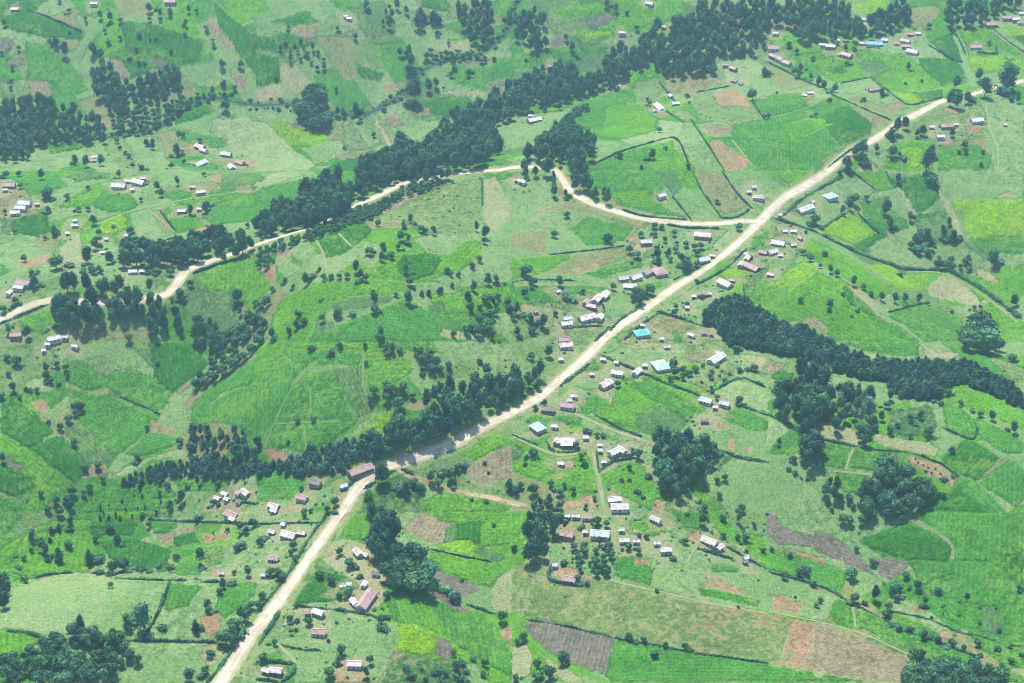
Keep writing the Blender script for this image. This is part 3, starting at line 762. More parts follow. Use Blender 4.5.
TREES = {
'00': "225,165,50 258,195,70 370,195,60 405,215,50 275,40,25 480,150,25 432,165,28 420,120,25 557,138,30 600,155,22 623,155,22 545,198,28 518,235,25 555,250,28 575,250,25 683,203,25 743,90,35 825,110,35p 887,255,45 965,255,40 740,135,25 440,265,45 75,190,28 45,350,25 45,320,20 8,210,25 48,268,28 690,258,25 595,30,45 640,50,40 680,50,40 400,60,40 440,65,45 480,80,30 755,35,35 785,42,25 278,128,20 340,70,18 345,90,18 90,610,60 60,630,50 110,620,50 350,560,55 345,645,60 300,640,50 405,640,55 730,537,28 715,530,20 895,345,60 900,405,95b 850,360,40 940,350,30 610,575,50 585,570,35 705,600,60 735,645,25 685,660,35 565,668,35 465,560,30 480,590,25 500,610,25 515,630,25 530,660,30 800,560,30 855,183,20 852,160,20 240,5,20 15,90,35 598,75,25 640,75,25",
'01': "100,190,35 138,232,38 225,185,40 205,215,30 80,310,25 130,107,22 326,112,25 655,118,28 575,208,40 612,200,50 848,293,35 635,360,120 690,340,60 720,330,50 900,240,30 770,172,20 725,130,30 353,590,20 470,537,30 320,355,25 325,445,45 350,455,35 400,430,50 420,475,25 440,20,45 565,15,50 600,40,40 398,145,35 1015,70,40 560,640,60 580,560,90 520,610,60 795,270,30 780,295,30 620,240,60 610,280,50",
'02': "242,187,45 215,148,35 460,50,25 195,423,40 130,437,25 965,372,65b 805,275,60b 1010,285,45 957,200,45 908,210,40 1010,180,35 590,517,30 705,660,30 560,615,50 615,590,25 520,665,20 430,620,35 1010,465,30 415,30,40 380,15,40 500,110,30 540,395,20 550,410,25 700,380,25 710,410,22 260,225,20 55,240,20",
'03': "118,203,30 180,230,25 316,252,30 560,265,40 615,322,20 550,333,18 455,370,40 245,400,30 192,457,30p 130,270,45 125,295,40 170,305,35 205,325,50 225,340,45 270,350,45 385,395,25 757,330,65 735,390,80 760,400,80 800,390,60 845,300,60 870,350,90 850,340,80 960,305,120 955,345,60 1000,390,50 310,190,35 345,190,25 885,170,25 540,450,70 520,500,80 550,490,60 495,530,50 430,540,60 435,590,40 380,590,80 375,630,60 355,600,60 315,650,70 640,640,110 655,600,60 500,600,70b 600,530,40 620,520,50 790,570,30 790,600,35 765,607,25 860,605,25 850,655,25 735,530,40 740,515,30 3,290,30 3,460,30 35,370,20 85,175,30 645,100,30 975,395,30",
'10': "22,12,35 75,8,30 165,12,50 185,85,60b 82,57,30 350,65,30 265,100,35 192,150,35 315,150,28 352,148,28 372,195,50 215,240,55 20,160,30 180,265,25 95,347,40 220,355,90b 518,235,40 540,270,30 395,245,40 708,38,45 628,60,45 645,85,40 562,112,25 762,155,50 822,145,55 815,12,25 348,335,80 380,290,60 435,345,60 400,300,40 125,405,35 135,440,60 60,515,40 10,550,40 30,630,50 110,640,60 762,447,40 515,665,45 950,500,70 960,560,45 990,580,40 475,10,40 745,350,50 590,390,40 620,400,35 680,400,40 720,490,50 60,240,25 455,220,20 830,130,30 990,215,30",
'11': "490,205,40 618,190,45 590,225,55 580,260,50 610,270,45 570,300,35 660,230,40 680,238,35 712,238,45 455,318,45 510,310,60 505,340,50 540,335,40 400,380,60 420,410,50 440,425,45 200,430,60 118,435,30 150,460,25 65,470,30 880,220,50 918,245,60 915,275,40 895,350,35 862,375,35 765,395,35 780,410,30 812,410,30 600,390,50 615,440,45 610,505,65 872,458,55 925,430,55 960,430,45 850,510,70 860,545,50 473,510,70 472,550,45 328,565,45 385,567,25 268,585,40 165,570,45 130,640,50 160,615,50 190,600,40 62,650,60 35,610,50 500,640,50 498,665,45 945,655,50 790,650,35 255,390,20 115,130,30 270,420,35 300,420,30 330,418,30 365,415,35 560,490,25 470,480,20 260,515,20",
'12': "220,172,35 385,265,50b 55,395,60b 190,440,55 75,450,45 50,480,40 90,440,40 20,550,60 8,580,40 20,640,50 75,590,60 80,635,40 125,600,70 175,570,30 283,480,30 215,90,40 215,490,50p 700,370,70 680,350,50 630,325,45 580,330,50 585,360,45 635,435,60b 700,530,30 740,440,25 650,565,35 655,540,30 570,215,35 600,220,30 820,120,25 812,185,40 905,190,30 910,220,40 920,240,40 570,250,30 650,245,35 480,365,20 470,310,50p 500,330,45p 170,250,40 515,250,35 405,460,40 730,300,35 760,500,30 955,345,20",
'13': "522,28,45 345,110,60b 330,135,50 395,105,30 300,155,45 475,145,75 490,210,55 570,180,45 600,270,80b 650,290,60 645,330,40 740,260,60 905,350,80 985,515,60 228,330,35 140,322,35 170,345,40 210,378,25 250,390,45 278,405,40 345,438,50 383,460,35 412,488,28 455,500,45 510,505,50 550,505,45 605,505,45 638,527,25 530,413,25 132,513,35 250,520,35 245,550,30 358,557,18 335,580,15 735,562,20 825,545,30 850,543,25 190,190,50b 300,490,20 685,370,50 740,380,40 290,5,35 152,240,20 700,240,60 640,250,50 725,200,40 800,350,40 890,330,30",
'20': "65,70,55b 30,60,40 180,100,50 182,130,40 205,155,35 230,85,35 262,100,35 268,130,30 50,180,50 80,220,25 105,185,25 125,190,22 148,190,30 8,215,40 322,255,50b 300,280,35 275,305,40 240,335,40 295,398,40 630,82,28 587,340,28 340,500,40 390,492,40 160,605,35 12,462,50 410,545,35 550,460,35 715,395,40 192,315,20 230,165,20 35,125,30 80,410,12 725,620,70 670,570,35 870,570,35 640,560,30 870,650,25 750,575,25 800,570,25 680,650,50 850,640,30",
'21': "303,37,35 225,20,25 335,10,35 435,10,30 545,22,50 520,15,40 575,30,35 167,315,28 233,307,25 130,397,25 925,110,60 895,75,30 665,125,25 440,80,30 5,400,60 500,525,100e 315,635,50 285,665,40 700,540,60 730,560,50 600,590,70 630,560,50 770,530,60 810,500,45 830,500,35 790,550,45 1015,570,60 500,670,50 915,480,20 920,635,25 190,670,20 450,610,50 570,590,45 660,580,50 930,520,15 180,580,30 220,670,25 860,630,20",
'22': "145,35,60 75,55,40 590,370,60 910,228,45b 895,25,40 970,100,40 910,110,30 420,165,40 130,240,35 45,265,30 90,260,30 85,440,45 55,490,20 275,455,35 290,485,25 160,565,40 195,600,40 245,590,40 210,570,35 330,620,30 505,445,55b 470,500,35 340,370,30 365,370,25 300,355,25 500,598,25 440,550,20 470,550,20 525,620,20 545,535,25 790,500,40 810,430,60 850,540,40 820,550,35 780,575,35 830,610,35 750,635,20 768,660,35 920,660,45 195,650,45 295,655,30 700,390,40 255,410,40 820,220,30 480,430,35p 60,460,25",
'23': "897,293,50 985,340,60 850,285,35 818,272,20 770,240,30 690,240,25 975,60,45 720,200,40 570,300,50b 610,290,50 640,355,55b 490,350,45 520,330,35 568,372,30 490,210,60 530,205,40 455,295,50 480,250,40 45,390,20 45,415,20 105,465,35 735,430,40 705,545,22 742,530,20 705,612,35 680,605,25 430,340,40 665,235,20 600,480,10 620,490,10 640,500,10 630,515,10 655,520,10 670,505,10 690,525,10 720,550,10 590,465,10 690,545,10 240,465,15 330,185,60p 350,200,50p",
'30': "442,60,45b 385,105,40b 470,105,50b 275,130,45b 595,48,35 180,145,70 235,170,80c 130,90,60 355,180,80c 450,215,80b 490,210,70b 565,225,60b 705,180,45 635,215,40p 685,222,50v 800,165,60 803,215,40 892,285,60 878,315,40 830,360,45 835,390,40 783,455,75c 443,290,35 95,265,50 75,220,25 95,185,30 505,440,75 570,420,140e 325,445,90 938,450,75b 900,500,90b 935,490,70b 975,400,90b 990,440,60 1000,370,50 755,650,70 820,630,45 833,565,45 548,590,60b 520,560,50 450,635,45 938,240,30 990,235,60 910,70,30 960,50,25 790,25,35 570,10,30 280,35,50 205,70,40c 235,60,40c 200,110,30c 480,25,25c 435,20,25c 400,20,25c 985,70,50 1010,40,50 950,140,50p 970,130,45p 125,150,30 60,170,20",
'31': "335,155,45b 375,203,55b 193,12,30 15,118,50 148,130,50 155,185,40 140,160,35 90,245,60b 55,240,50 300,265,60b 255,250,50b 335,330,40 370,315,60b 520,330,45 500,425,60b 135,422,35 165,432,25 208,435,45 205,415,30 160,468,20 160,375,20 455,590,60b 440,640,60 330,590,45 290,640,60b 340,545,60b 75,517,40 290,512,20 985,415,65b 800,610,60b 790,560,35 910,645,35 915,600,45 870,583,25 735,640,50 950,48,28 825,272,20 790,330,60p 770,310,50p 30,580,50 25,330,45 415,255,25",
'32': "470,495,50b 527,510,42b 613,530,38b 572,570,42b 693,535,45b 205,580,70b 100,605,60b 150,640,80b 105,650,50 15,660,40 910,20,70 970,50,30 935,100,45 905,100,35 1005,150,30 765,30,60 700,5,20 695,115,35 505,150,40 645,182,25 465,135,40 540,95,30 340,35,50b 380,45,40 195,18,40 210,40,25 190,97,30 10,140,35 845,20,40 845,90,30 350,110,50b 210,200,25 265,265,40 300,282,30 580,312,18 905,378,15 940,155,20 510,90,25 280,55,25",
'33': "15,147,30 88,170,35 65,250,45b 125,240,50b 210,350,35 195,370,30 110,338,15 335,245,65b 350,340,60b 355,145,30 420,195,45p 432,325,85e 515,300,60b 517,340,40 480,370,60v 472,405,45 555,250,40b 600,290,60b 680,310,40 797,332,28 630,345,30 625,370,28 1005,305,40b 525,462,42b 565,468,40b 625,490,60b 680,510,45b 735,520,45b 785,540,35b 838,520,45b 918,545,28 970,540,20 975,595,38b 845,440,18 925,470,25 700,405,15 700,375,15 765,410,15 765,358,15 912,383,12 850,380,12 180,280,40p 150,230,50p 655,420,15 850,570,25 500,455,20 935,615,35 1018,570,20"}
HOUSES = {
'00': "375,13,30,0,W 60,35,35,0,P 680,5,50,0,R 375,625,25,0,W 373,638,30,0,R 800,585,40,-20,W 815,600,30,-20,S 905,615,45,-10,W 800,650,50,10,W 925,665,30,-30,W 960,648,35,-15,R 985,650,20,0,R",
'01': "358,62,18,0,W 372,70,25,-10,W",
'02': "550,12,35,-20,W 440,130,30,0,W 605,105,20,0,W 637,100,20,0,R 75,460,20,0,W 90,477,60,15,W 635,380,20,-30,W 655,412,35,10,W 590,425,55,-25,S 572,440,20,-30,R 855,258,30,0,R 885,272,30,-20,R 890,320,25,-10,D 915,330,20,-10,D 425,340,15,0,W 155,262,25,0,R",
'03': "375,75,30,0,W 375,95,35,0,S 425,172,75,3,BL 465,157,30,0,W 378,170,25,0,W 250,183,45,0,S 220,178,30,0,S 280,158,15,0,W 315,218,45,-15,R 285,215,20,0,R 550,162,40,-10,R 552,183,40,0,R 578,205,50,-10,S 515,170,25,0,R 600,130,25,0,S 570,133,30,0,R 30,130,25,0,S 20,190,50,10,R 830,185,55,5,R 895,95,55,8,R 955,70,40,0,R 990,75,35,10,W 1010,88,30,0,R 1015,50,25,0,W 423,357,45,5,R 170,368,28,5,W 148,377,20,0,W 835,480,52,5,W 715,502,58,0,R 752,495,20,0,W 690,545,35,0,W 655,505,25,0,S 950,495,15,0,W 45,232,40,-30,R 75,250,35,-20,R 20,222,30,-30,R",
'10': "35,55,60,0,R 20,72,25,0,W 98,128,55,-5,W 82,146,50,-5,S 60,165,45,5,W 148,128,22,0,W 475,57,60,0,W 513,36,30,0,W 555,42,50,-10,W 572,26,25,0,S 530,70,20,0,W 803,82,40,10,W 768,60,25,0,S 726,158,38,5,W 797,148,22,0,W 300,195,20,0,W 300,214,30,0,W 270,245,20,0,W 425,268,20,0,W 505,255,15,0,W 410,322,20,0,W 95,445,60,-8,R 76,463,45,-5,W 35,482,25,60,W 530,398,40,0,W 567,397,25,0,W 215,668,60,15,W 62,655,50,0,R 258,660,30,0,S 500,455,20,0,R",
'12': "40,40,35,-20,W 18,33,20,0,R 598,97,35,20,W 948,80,22,0,W 985,102,50,-10,T 968,60,20,0,W 762,255,75,-5,P 535,282,50,5,W 768,352,50,15,W 800,335,25,0,W 590,400,60,-50,R 543,404,36,25,R 495,423,46,15,W 445,427,45,0,W 472,458,60,-10,W 370,495,40,45,W 340,510,40,45,P 318,538,45,-20,P 298,522,30,45,R 300,583,70,10,W 352,583,32,60,S 218,608,50,0,W 222,588,40,0,S 208,672,50,0,R 95,558,20,0,R 520,645,80,5,TE 520,612,20,0,W 598,667,20,0,W 852,447,56,-20,W 880,433,28,0,R 760,490,46,5,R 728,497,20,0,W 790,487,18,0,W 958,380,66,-15,R 940,348,28,60,P 917,372,28,50,W 935,328,18,0,P 1005,322,35,-10,R 718,652,30,-20,W 768,643,28,0,R 796,647,18,0,R 700,542,20,0,W 185,478,20,0,W",
'13': "250,97,55,5,TW 150,148,65,15,W 48,172,15,0,W 68,237,25,0,W 102,237,30,-10,P 40,287,60,-10,W 102,292,25,0,W 130,265,20,-30,R 18,322,40,15,P 50,334,24,0,W 10,410,30,0,P 62,272,16,0,R 180,120,12,0,W",
'20': "190,5,25,0,W 175,30,20,0,W 300,12,30,-20,W 868,620,22,0,W 898,602,25,0,W 906,624,20,0,W 980,600,35,-25,T 952,602,20,-25,R 955,634,20,0,D",
'21': "418,508,112,25,R 237,560,50,-10,D 183,620,45,-10,R 350,572,35,20,W 70,653,45,0,W 70,670,30,0,W",
'22': "215,10,60,0,P 195,65,25,0,P 365,65,25,-10,W 418,78,18,-10,W 530,90,25,0,W 595,92,70,-50,TW 640,85,30,-20,W 500,118,35,40,W 422,122,55,-10,W 375,167,50,25,P 385,148,30,0,W 246,213,30,0,W 230,230,18,0,W 222,252,65,-10,R 143,266,60,-10,D 103,338,65,-40,TW 170,333,30,-10,P 218,393,76,0,P 178,393,26,60,W 295,378,25,0,W 352,408,22,0,W 352,430,22,0,W 367,475,15,0,W 410,438,50,25,W 440,430,40,-40,P 466,438,22,0,R 195,482,30,0,W 410,628,60,5,W 430,657,80,0,P 620,15,30,0,W 818,64,65,30,W 820,38,20,0,P 775,232,56,-15,BW 850,245,45,-15,S 770,310,35,0,D 812,257,14,0,P 320,125,12,0,W",
'30': "925,5,50,0,R 928,24,24,0,W 885,240,25,0,P",
'31': "63,75,28,0,W 130,88,62,-5,P 182,80,35,-5,P 108,45,18,0,W 68,183,48,0,R 28,248,22,0,W 408,160,38,-50,T 434,167,32,-20,W 478,242,35,-10,D 348,292,30,0,W 372,285,16,0,W 432,285,25,60,W 440,350,95,55,R 392,355,34,-50,P 248,400,50,-20,W 205,398,22,0,R 250,477,66,-5,R 393,605,66,-3,P 78,632,60,-10,P 40,630,36,-20,P",
'32': "255,12,36,0,W 300,15,46,0,R 222,12,22,0,W 220,88,60,-8,R 293,75,20,0,W 352,85,85,-3,W 438,67,25,0,W 450,110,45,0,W 497,112,30,0,W 580,120,28,0,W 615,150,50,0,W 790,112,75,-30,T 832,137,28,30,P 937,178,18,0,W 934,194,18,0,D 172,208,20,0,W 228,266,62,-5,R 575,27,50,-30,T"}
HEDGES = {   # width m, height m, outline of the run
'00': "3,2.5 110,40 170,60 240,90 330,130",
'02': "2,1.8 340,650 430,610 560,570 655,555 700,640 710,683|1.8,1.6 615,445 685,490|1.6,1.5 715,480 770,560 850,683|1.8,1.5 740,370 870,345|1.6,1.4 960,405 1010,480|1.8,1.5 590,330 620,370 665,420",
'03': "2.2,2 0,250 80,290 160,330 240,360|2,1.8 240,372 330,412 420,452 490,482|3,2.4 640,180 700,215 750,245 780,250|3,2.2 830,210 915,215 910,180|1.6,1.5 290,335 410,310|1.6,1.5 410,310 480,365 560,420 620,410 700,390|2,1.8 900,115 960,165 1024,210|2.5,2 720,120 760,150 790,220|1.8,1.6 400,560 330,600 240,670",
'10': "2.5,2 0,612 100,572 190,535|2.5,2 170,655 200,630 235,620|3,2.5 770,412 900,368 1000,348|2,1.8 500,300 600,290 700,270|1.5,1.4 640,160 700,240",
'11': "2,1.8 905,30 905,140|1.5,1.3 620,440 600,350",
'12': "1.5,1.3 640,100 680,150 720,200|2,1.6 720,0 760,80 840,190|2,1.6 840,0 900,90 960,150|2.2,1.8 840,190 900,185 950,155|3,2 440,155 520,180 700,195|2.5,1.8 620,215 700,228 830,230|2.5,2 580,565 640,580 760,620|1.5,1.3 0,445 60,435 250,440|1.2,1.2 150,335 300,320 450,300|2.2,1.6 645,436 705,406 768,372|3,1.8 740,455 850,395 940,310|2.5,1.6 450,675 520,615 600,560|3,2 390,640 440,590 500,555|3,2 330,683 390,625|2,1.8 240,625 360,620|1.5,1.5 350,500 370,560",
'13': "5,3 25,190 180,240 300,300 400,345 500,380 540,392 640,396 720,400 800,440 880,490 970,560 1010,590|2,1.8 220,225 310,170|2.2,1.8 330,0 430,75|1.5,1.4 470,0 500,60|2,1.6 360,170 440,250 470,250|3.5,2.2 60,180 140,110 300,20|1.5,1.2 480,565 640,525",
'20': "1.5,1.4 930,635 1024,650|1.5,1.3 480,220 600,270 640,290",
'21': "2.5,1.8 580,510 630,530|2.5,1.6 525,530 555,515|2,1.6 430,590 480,560|3.5,2.4 340,600 380,570 390,550",
'22': "3.5,2.2 360,55 440,90 530,130 620,170 760,220|3,2.2 800,200 900,145 920,150|3,2.2 920,140 1010,180|2.2,1.8 910,255 1024,295|3,2 820,430 900,460 1024,480|2.5,1.8 350,520 400,480 500,465|2.5,2 150,430 180,440 250,440|2,1.6 337,440 347,520|1.5,1.3 0,372 100,412|3.5,2 310,90 230,150 190,180|1.8,1.4 520,380 420,340 330,290|2,1.6 140,400 150,425 170,430",
'23': "2.5,1.8 90,345 200,385 340,415 430,430 550,440 640,465|2.5,1.8 0,290 130,355|1.5,1.2 700,345 820,390 835,340|1.5,1.2 640,470 700,492 760,540",
'30': "3,2 140,265 200,250 290,243|2.5,2 370,245 440,250|3,2 460,265 540,270 660,275|4.5,3 670,273 745,275|3,2 800,280 880,280|2.5,2 680,285 630,410 570,510|2,1.8 500,515 870,522|2.5,2 30,475 100,482 180,505|1.8,1.5 590,30 770,40 860,42 1024,50|2.8,2 940,540 850,660 825,683",
'31': "2.5,2 0,405 60,335 130,245 220,95 285,10|3.5,2.2 95,400 45,480 10,530|2.5,2.2 150,375 300,390 450,410 490,425|3,2.4 0,600 60,600 150,610 155,640 100,683|2.5,2.2 0,670 90,680|2.5,2 100,530 170,550 260,555|1.2,1.2 700,150 850,185 940,200|1.5,1.3 840,370 960,410|1.5,1.4 0,50 180,45 250,45",
'32': "2.8,2.2 155,215 150,270 260,295 310,290|2.5,2 740,145 830,175 890,190|1.8,1.5 860,140 1000,220 1024,230|1.8,1.4 410,505 520,525 700,560 900,590 1024,605|1.5,1.3 60,430 200,455 400,500|2.2,2 165,200 155,240",
'33': "2,1.6 0,240 100,265 240,310 340,370 440,420 560,480 840,580|1.5,1.3 500,400 640,430 760,480 850,500 950,530 1024,540"}
PATHS = {    # width m, tone, run
'03': "5,P 250,368 330,404 420,444 500,472|3,B 895,120 960,170 1020,215|7,P 745,125 775,200 795,270 820,350|1.5,T 0,475 160,430|1.5,T 870,420 890,520 920,600 920,683",
'02': "2.2,T 0,560 100,500|1.5,T 880,560 960,660",
'10': "2,T 320,240 560,150 900,90 1024,80|1.5,T 590,150 700,245",
'11': "1.5,T 225,250 270,330 280,390|1.8,T 650,270 690,325 750,330|1.5,T 330,250 380,300",
'13': "1.8,T 180,370 330,450 430,530 430,570 500,600 620,683|1.5,P 925,0 960,60|2,T 560,404 700,410 850,490 1000,606|1.5,B 30,450 70,490",
'21': "1.2,P 35,420 55,365 80,310 112,240 150,170 190,115 240,80|1.1,P 190,330 200,430|.9,P 75,328 200,322 330,318|.9,P 215,180 220,240 215,290|1.1,P 430,40 430,180 480,270|5.5,BR 560,500 590,522 650,548 700,562 750,587 850,607 940,622 1010,642 1060,652",
'22': "4,T 325,440 345,540 372,683|3.5,T 250,286 400,350 520,392 600,420|2.5,T 0,375 100,422 180,452 260,445|3,T 0,640 60,655",
'23': "1.5,T 310,510 340,425|1.5,T 260,515 410,530|1.5,P 0,640 40,600 20,560 60,500",
'30': "1.5,P 430,300 400,470|1.5,T 660,266 900,262 1024,266",
'31': "2.5,P 840,362 960,404|2,T 80,520 160,600|1.8,T 140,395 100,480",
'32': "2.2,T 320,250 460,290 620,325 760,360 900,385 1024,405|3.5,G1 0,425 60,510 130,570 220,620 300,650 390,683|2,T 150,40 145,110|1.5,T 730,150 700,200",
'33': "1.8,B 570,20 640,60 700,100 740,140 735,190|1.8,T 0,398 200,438 380,488 560,568|1.5,T 350,460 340,380"}
ROAD_MAIN = [(60,900),(165,765),(203,706),(220,683),(255,629),(258,627),(286,592),(306,562),(326,534),(342,512),(356,491),(369,478),(386,467),(418,457),(456,442),(481,428),(511,413),(540,397),(562,378),(584,359),(603,340),(619,326),(649,306),(674,288),(704,270),(724,255),(737,244),(752,230),(766,215),(783,199),(805,186),(828,171),(850,151),(870,142),(885,133),(900,122),(913,116),(930,107),(943,101),(963,97),(988,90),(1018,82),(1060,74),(1180,52),(1330,34)]
ROAD_BRANCH = [(757,222),(744,221),(727,223),(692,224),(652,220),(617,212),(587,201),(570,191),(562,178),(556,171),(545,168),(520,167),(500,170),(483,171),(463,173),(443,176),(406,183),(376,197),(358,205),(341,213),(311,228),(293,233),(256,245),(245,250),(220,258),(200,265),(186,271),(179,280),(172,290),(160,297),(120,302),(85,302),(47,301),(25,308),(0,320),(-40,334),(-160,350),(-320,395)]
RIVER = [(-40,158),(60,142),(110,137),(160,127),(175,115),(190,104),(205,99),(220,98),(256,105),(291,104),(311,117),(328,121),(346,115),(363,114),(376,110),(388,103),(403,94),(413,82),(418,74),(431,66),(456,56),(481,53),(506,32),(512,10),(530,-20)]
LAND = [(361,469,'long rust roofed building beside the road'),(642,332,'teal roofed house beside the road'),(661,365,'pale teal roofed house'),
 (567,440,'big house inside the curved hedge'),(366,599,'long rusty roof below tall trees'),(319,631,'rust roofed house on the lawn'),
 (354,663,'low roof on the bare yard'),(874,43,'blue roofed building'),(977,120,'white roofed barn upper right'),(660,271,'red roofed house near the road'),
 (587,317,'large white roofed compound'),(760,220,'fork of the two roads'),(310,380,'domed tea hill'),(60,595,'wide pale pasture lower left'),
 (181,277,'sharp bend of the left road'),(60,120,'upper left wood'),(313,105,'round clump beside the stream'),(119,185,'white roofed farm left of centre'),
 (24,206,'white roofed farm near left edge'),(201,192,'small white farm above the left belt'),(569,578,'rust roof in the brown yard'),
 (666,549,'white shed right of the orchard'),(709,540,'buff roofed farmhouse'),(600,533,'long white roof above the orchard'),(570,648,'grey tilled field bottom centre'),
 (840,650,'tan field lower right'),(706,400,'blue roofed shed'),(680,455,'tall grove beside the grey plot'),(805,395,'left clump under the pine belt'),
 (895,490,'round grove at right'),(980,328,'huge lone clump near right edge'),(932,470,'pink soil strip'),(830,195,'pale teal roof near the fork'),
 (947,126,'rust roofed farm upper right'),(975,46,'rust roof in the hedged yard'),(660,106,'farm on the upper ridge'),(733,68,'rust roofed farm below the forest'),
 (534,119,'white roof on the ridge'),(349,16,'lone white huts top left'),(54,338,'white roof below the left road'),(24,282,'red roof above the left road'),
 (222,496,'white huts lower left'),(315,482,'dark roof behind the hedge'),(288,534,'pink roofed farm left of road'),(874,102,'rust roof in the green fields'),
 (400,540,'dark double grove'),(870,620,'thin tree row lower right'),(150,365,'green slope below the left road'),(80,440,'big tea plots at left'),
 (420,250,'mottled slope below the branch road'),(480,270,'green slope at centre'),(860,290,'green spur at right'),(930,230,'scrubby valley at right'),
 (450,540,'patchy plots right of the double grove'),(980,620,'green field lower right corner'),(110,30,'slope above the upper left wood'),(330,50,'slope at top left of centre'),
 (560,30,'fields at top centre'),(860,570,'grey tilled strip at right'),(100,530,'lime slope at lower left'),(450,640,'scrub at bottom centre'),
 (665,630,'mottled field bottom right of centre'),(620,190,'green field inside the road curve'),(740,355,'lane right of the teal house'),(200,560,'brown patch lower left')]
# ------------------------------------------------------------------ lines on the ground
def polyline_px(P, step=6.0):
    P = np.asarray(P, float)
    # smooth (Catmull-Rom) and resample
    Q = [P[0]]
    E = np.vstack([2 * P[0] - P[1], P, 2 * P[-1] - P[-2]])
    for i in range(1, len(E) - 2):
        p0, p1, p2, p3 = E[i - 1:i + 3]
        n = max(1, int(np.hypot(*(p2 - p1)) / step))
        for k in range(1, n + 1):
            t = k / n
            Q.append(0.5 * ((2 * p1) + (-p0 + p2) * t + (2 * p0 - 5 * p1 + 4 * p2 - p3) * t * t + (-p0 + 3 * p1 - 3 * p2 + p3) * t ** 3))
    return np.array(Q)
def world_line(P, step_m=3.0):
    Q = polyline_px(P); x, y, _ = W(Q[:, 0], Q[:, 1])
    d = np.r_[0, np.cumsum(np.hypot(np.diff(x), np.diff(y)))]
    n = max(2, int(d[-1] / step_m)); s = np.linspace(0, d[-1], n + 1)
    return np.interp(s, d, x), np.interp(s, d, y), s
def dist_to_line(X, Y, lx, ly, lim):
    """distance from many points to a dense line, exact only below lim"""
    D = np.full(X.shape, 1e9, np.float32)
    for i in range(0, len(lx) - 1, 3):
        j = min(i + 3, len(lx) - 1)
        x0, y0, x1, y1 = lx[i], ly[i], lx[j], ly[j]
        m = np.nonzero((X > min(x0, x1) - lim) & (X < max(x0, x1) + lim) & (Y > min(y0, y1) - lim) & (Y < max(y0, y1) + lim))
        if not len(m[0]): continue
        px = X[m] - x0; py = Y[m] - y0; dx = x1 - x0; dy = y1 - y0
        t = np.clip((px * dx + py * dy) / (dx * dx + dy * dy + 1e-9), 0, 1)
        D[m] = np.minimum(D[m], np.hypot(px - t * dx, py - t * dy))
    return D
def strip(name, lx, ly, s, width, mat, dz, across, rag=0.25, kind='structure', seed=1):
    """a ribbon of ground across 'across' columns with worn, uneven edges"""
    tx = np.gradient(lx); ty = np.gradient(ly); L = np.hypot(tx, ty); nx = -ty / L; ny = tx / L
    rg = np.random.default_rng(seed); n = len(lx)
    V = []; 
    wv = width * (1 + 0.10 * np.sin(s / 37 + seed) + 0.06 * np.sin(s / 11))
    el = rg.normal(0, rag, n) * .5; er = rg.normal(0, rag, n) * .5
    us = np.linspace(-1, 1, across)
    for u in us:
        off = u * wv / 2 + (er * (u > .9)) + (el * (u < -.9))
        x = lx + nx * off; y = ly + ny * off
        V.append(np.stack([x, y, H(x, y) + dz - (0.06 if abs(u) > .99 else 0) - .05 * np.exp(-((abs(u) - .35) / .12) ** 2)], 1))
    V = np.stack(V, 1).reshape(-1, 3)
    i, j = np.meshgrid(np.arange(n - 1), np.arange(across - 1), indexing='ij'); a = (i * across + j).ravel()
    F = np.stack([a, a + across, a + across + 1, a + 1], 1)
    me = mesh_np(name, V, F, [mat], smooth=True)
    at = me.attributes.new('across', 'FLOAT', 'POINT'); at.data.foreach_set('value', np.tile(us, n).astype(np.float32))
    o = link(bpy.data.objects.new(name, me)); tag(o, kind=kind); return o
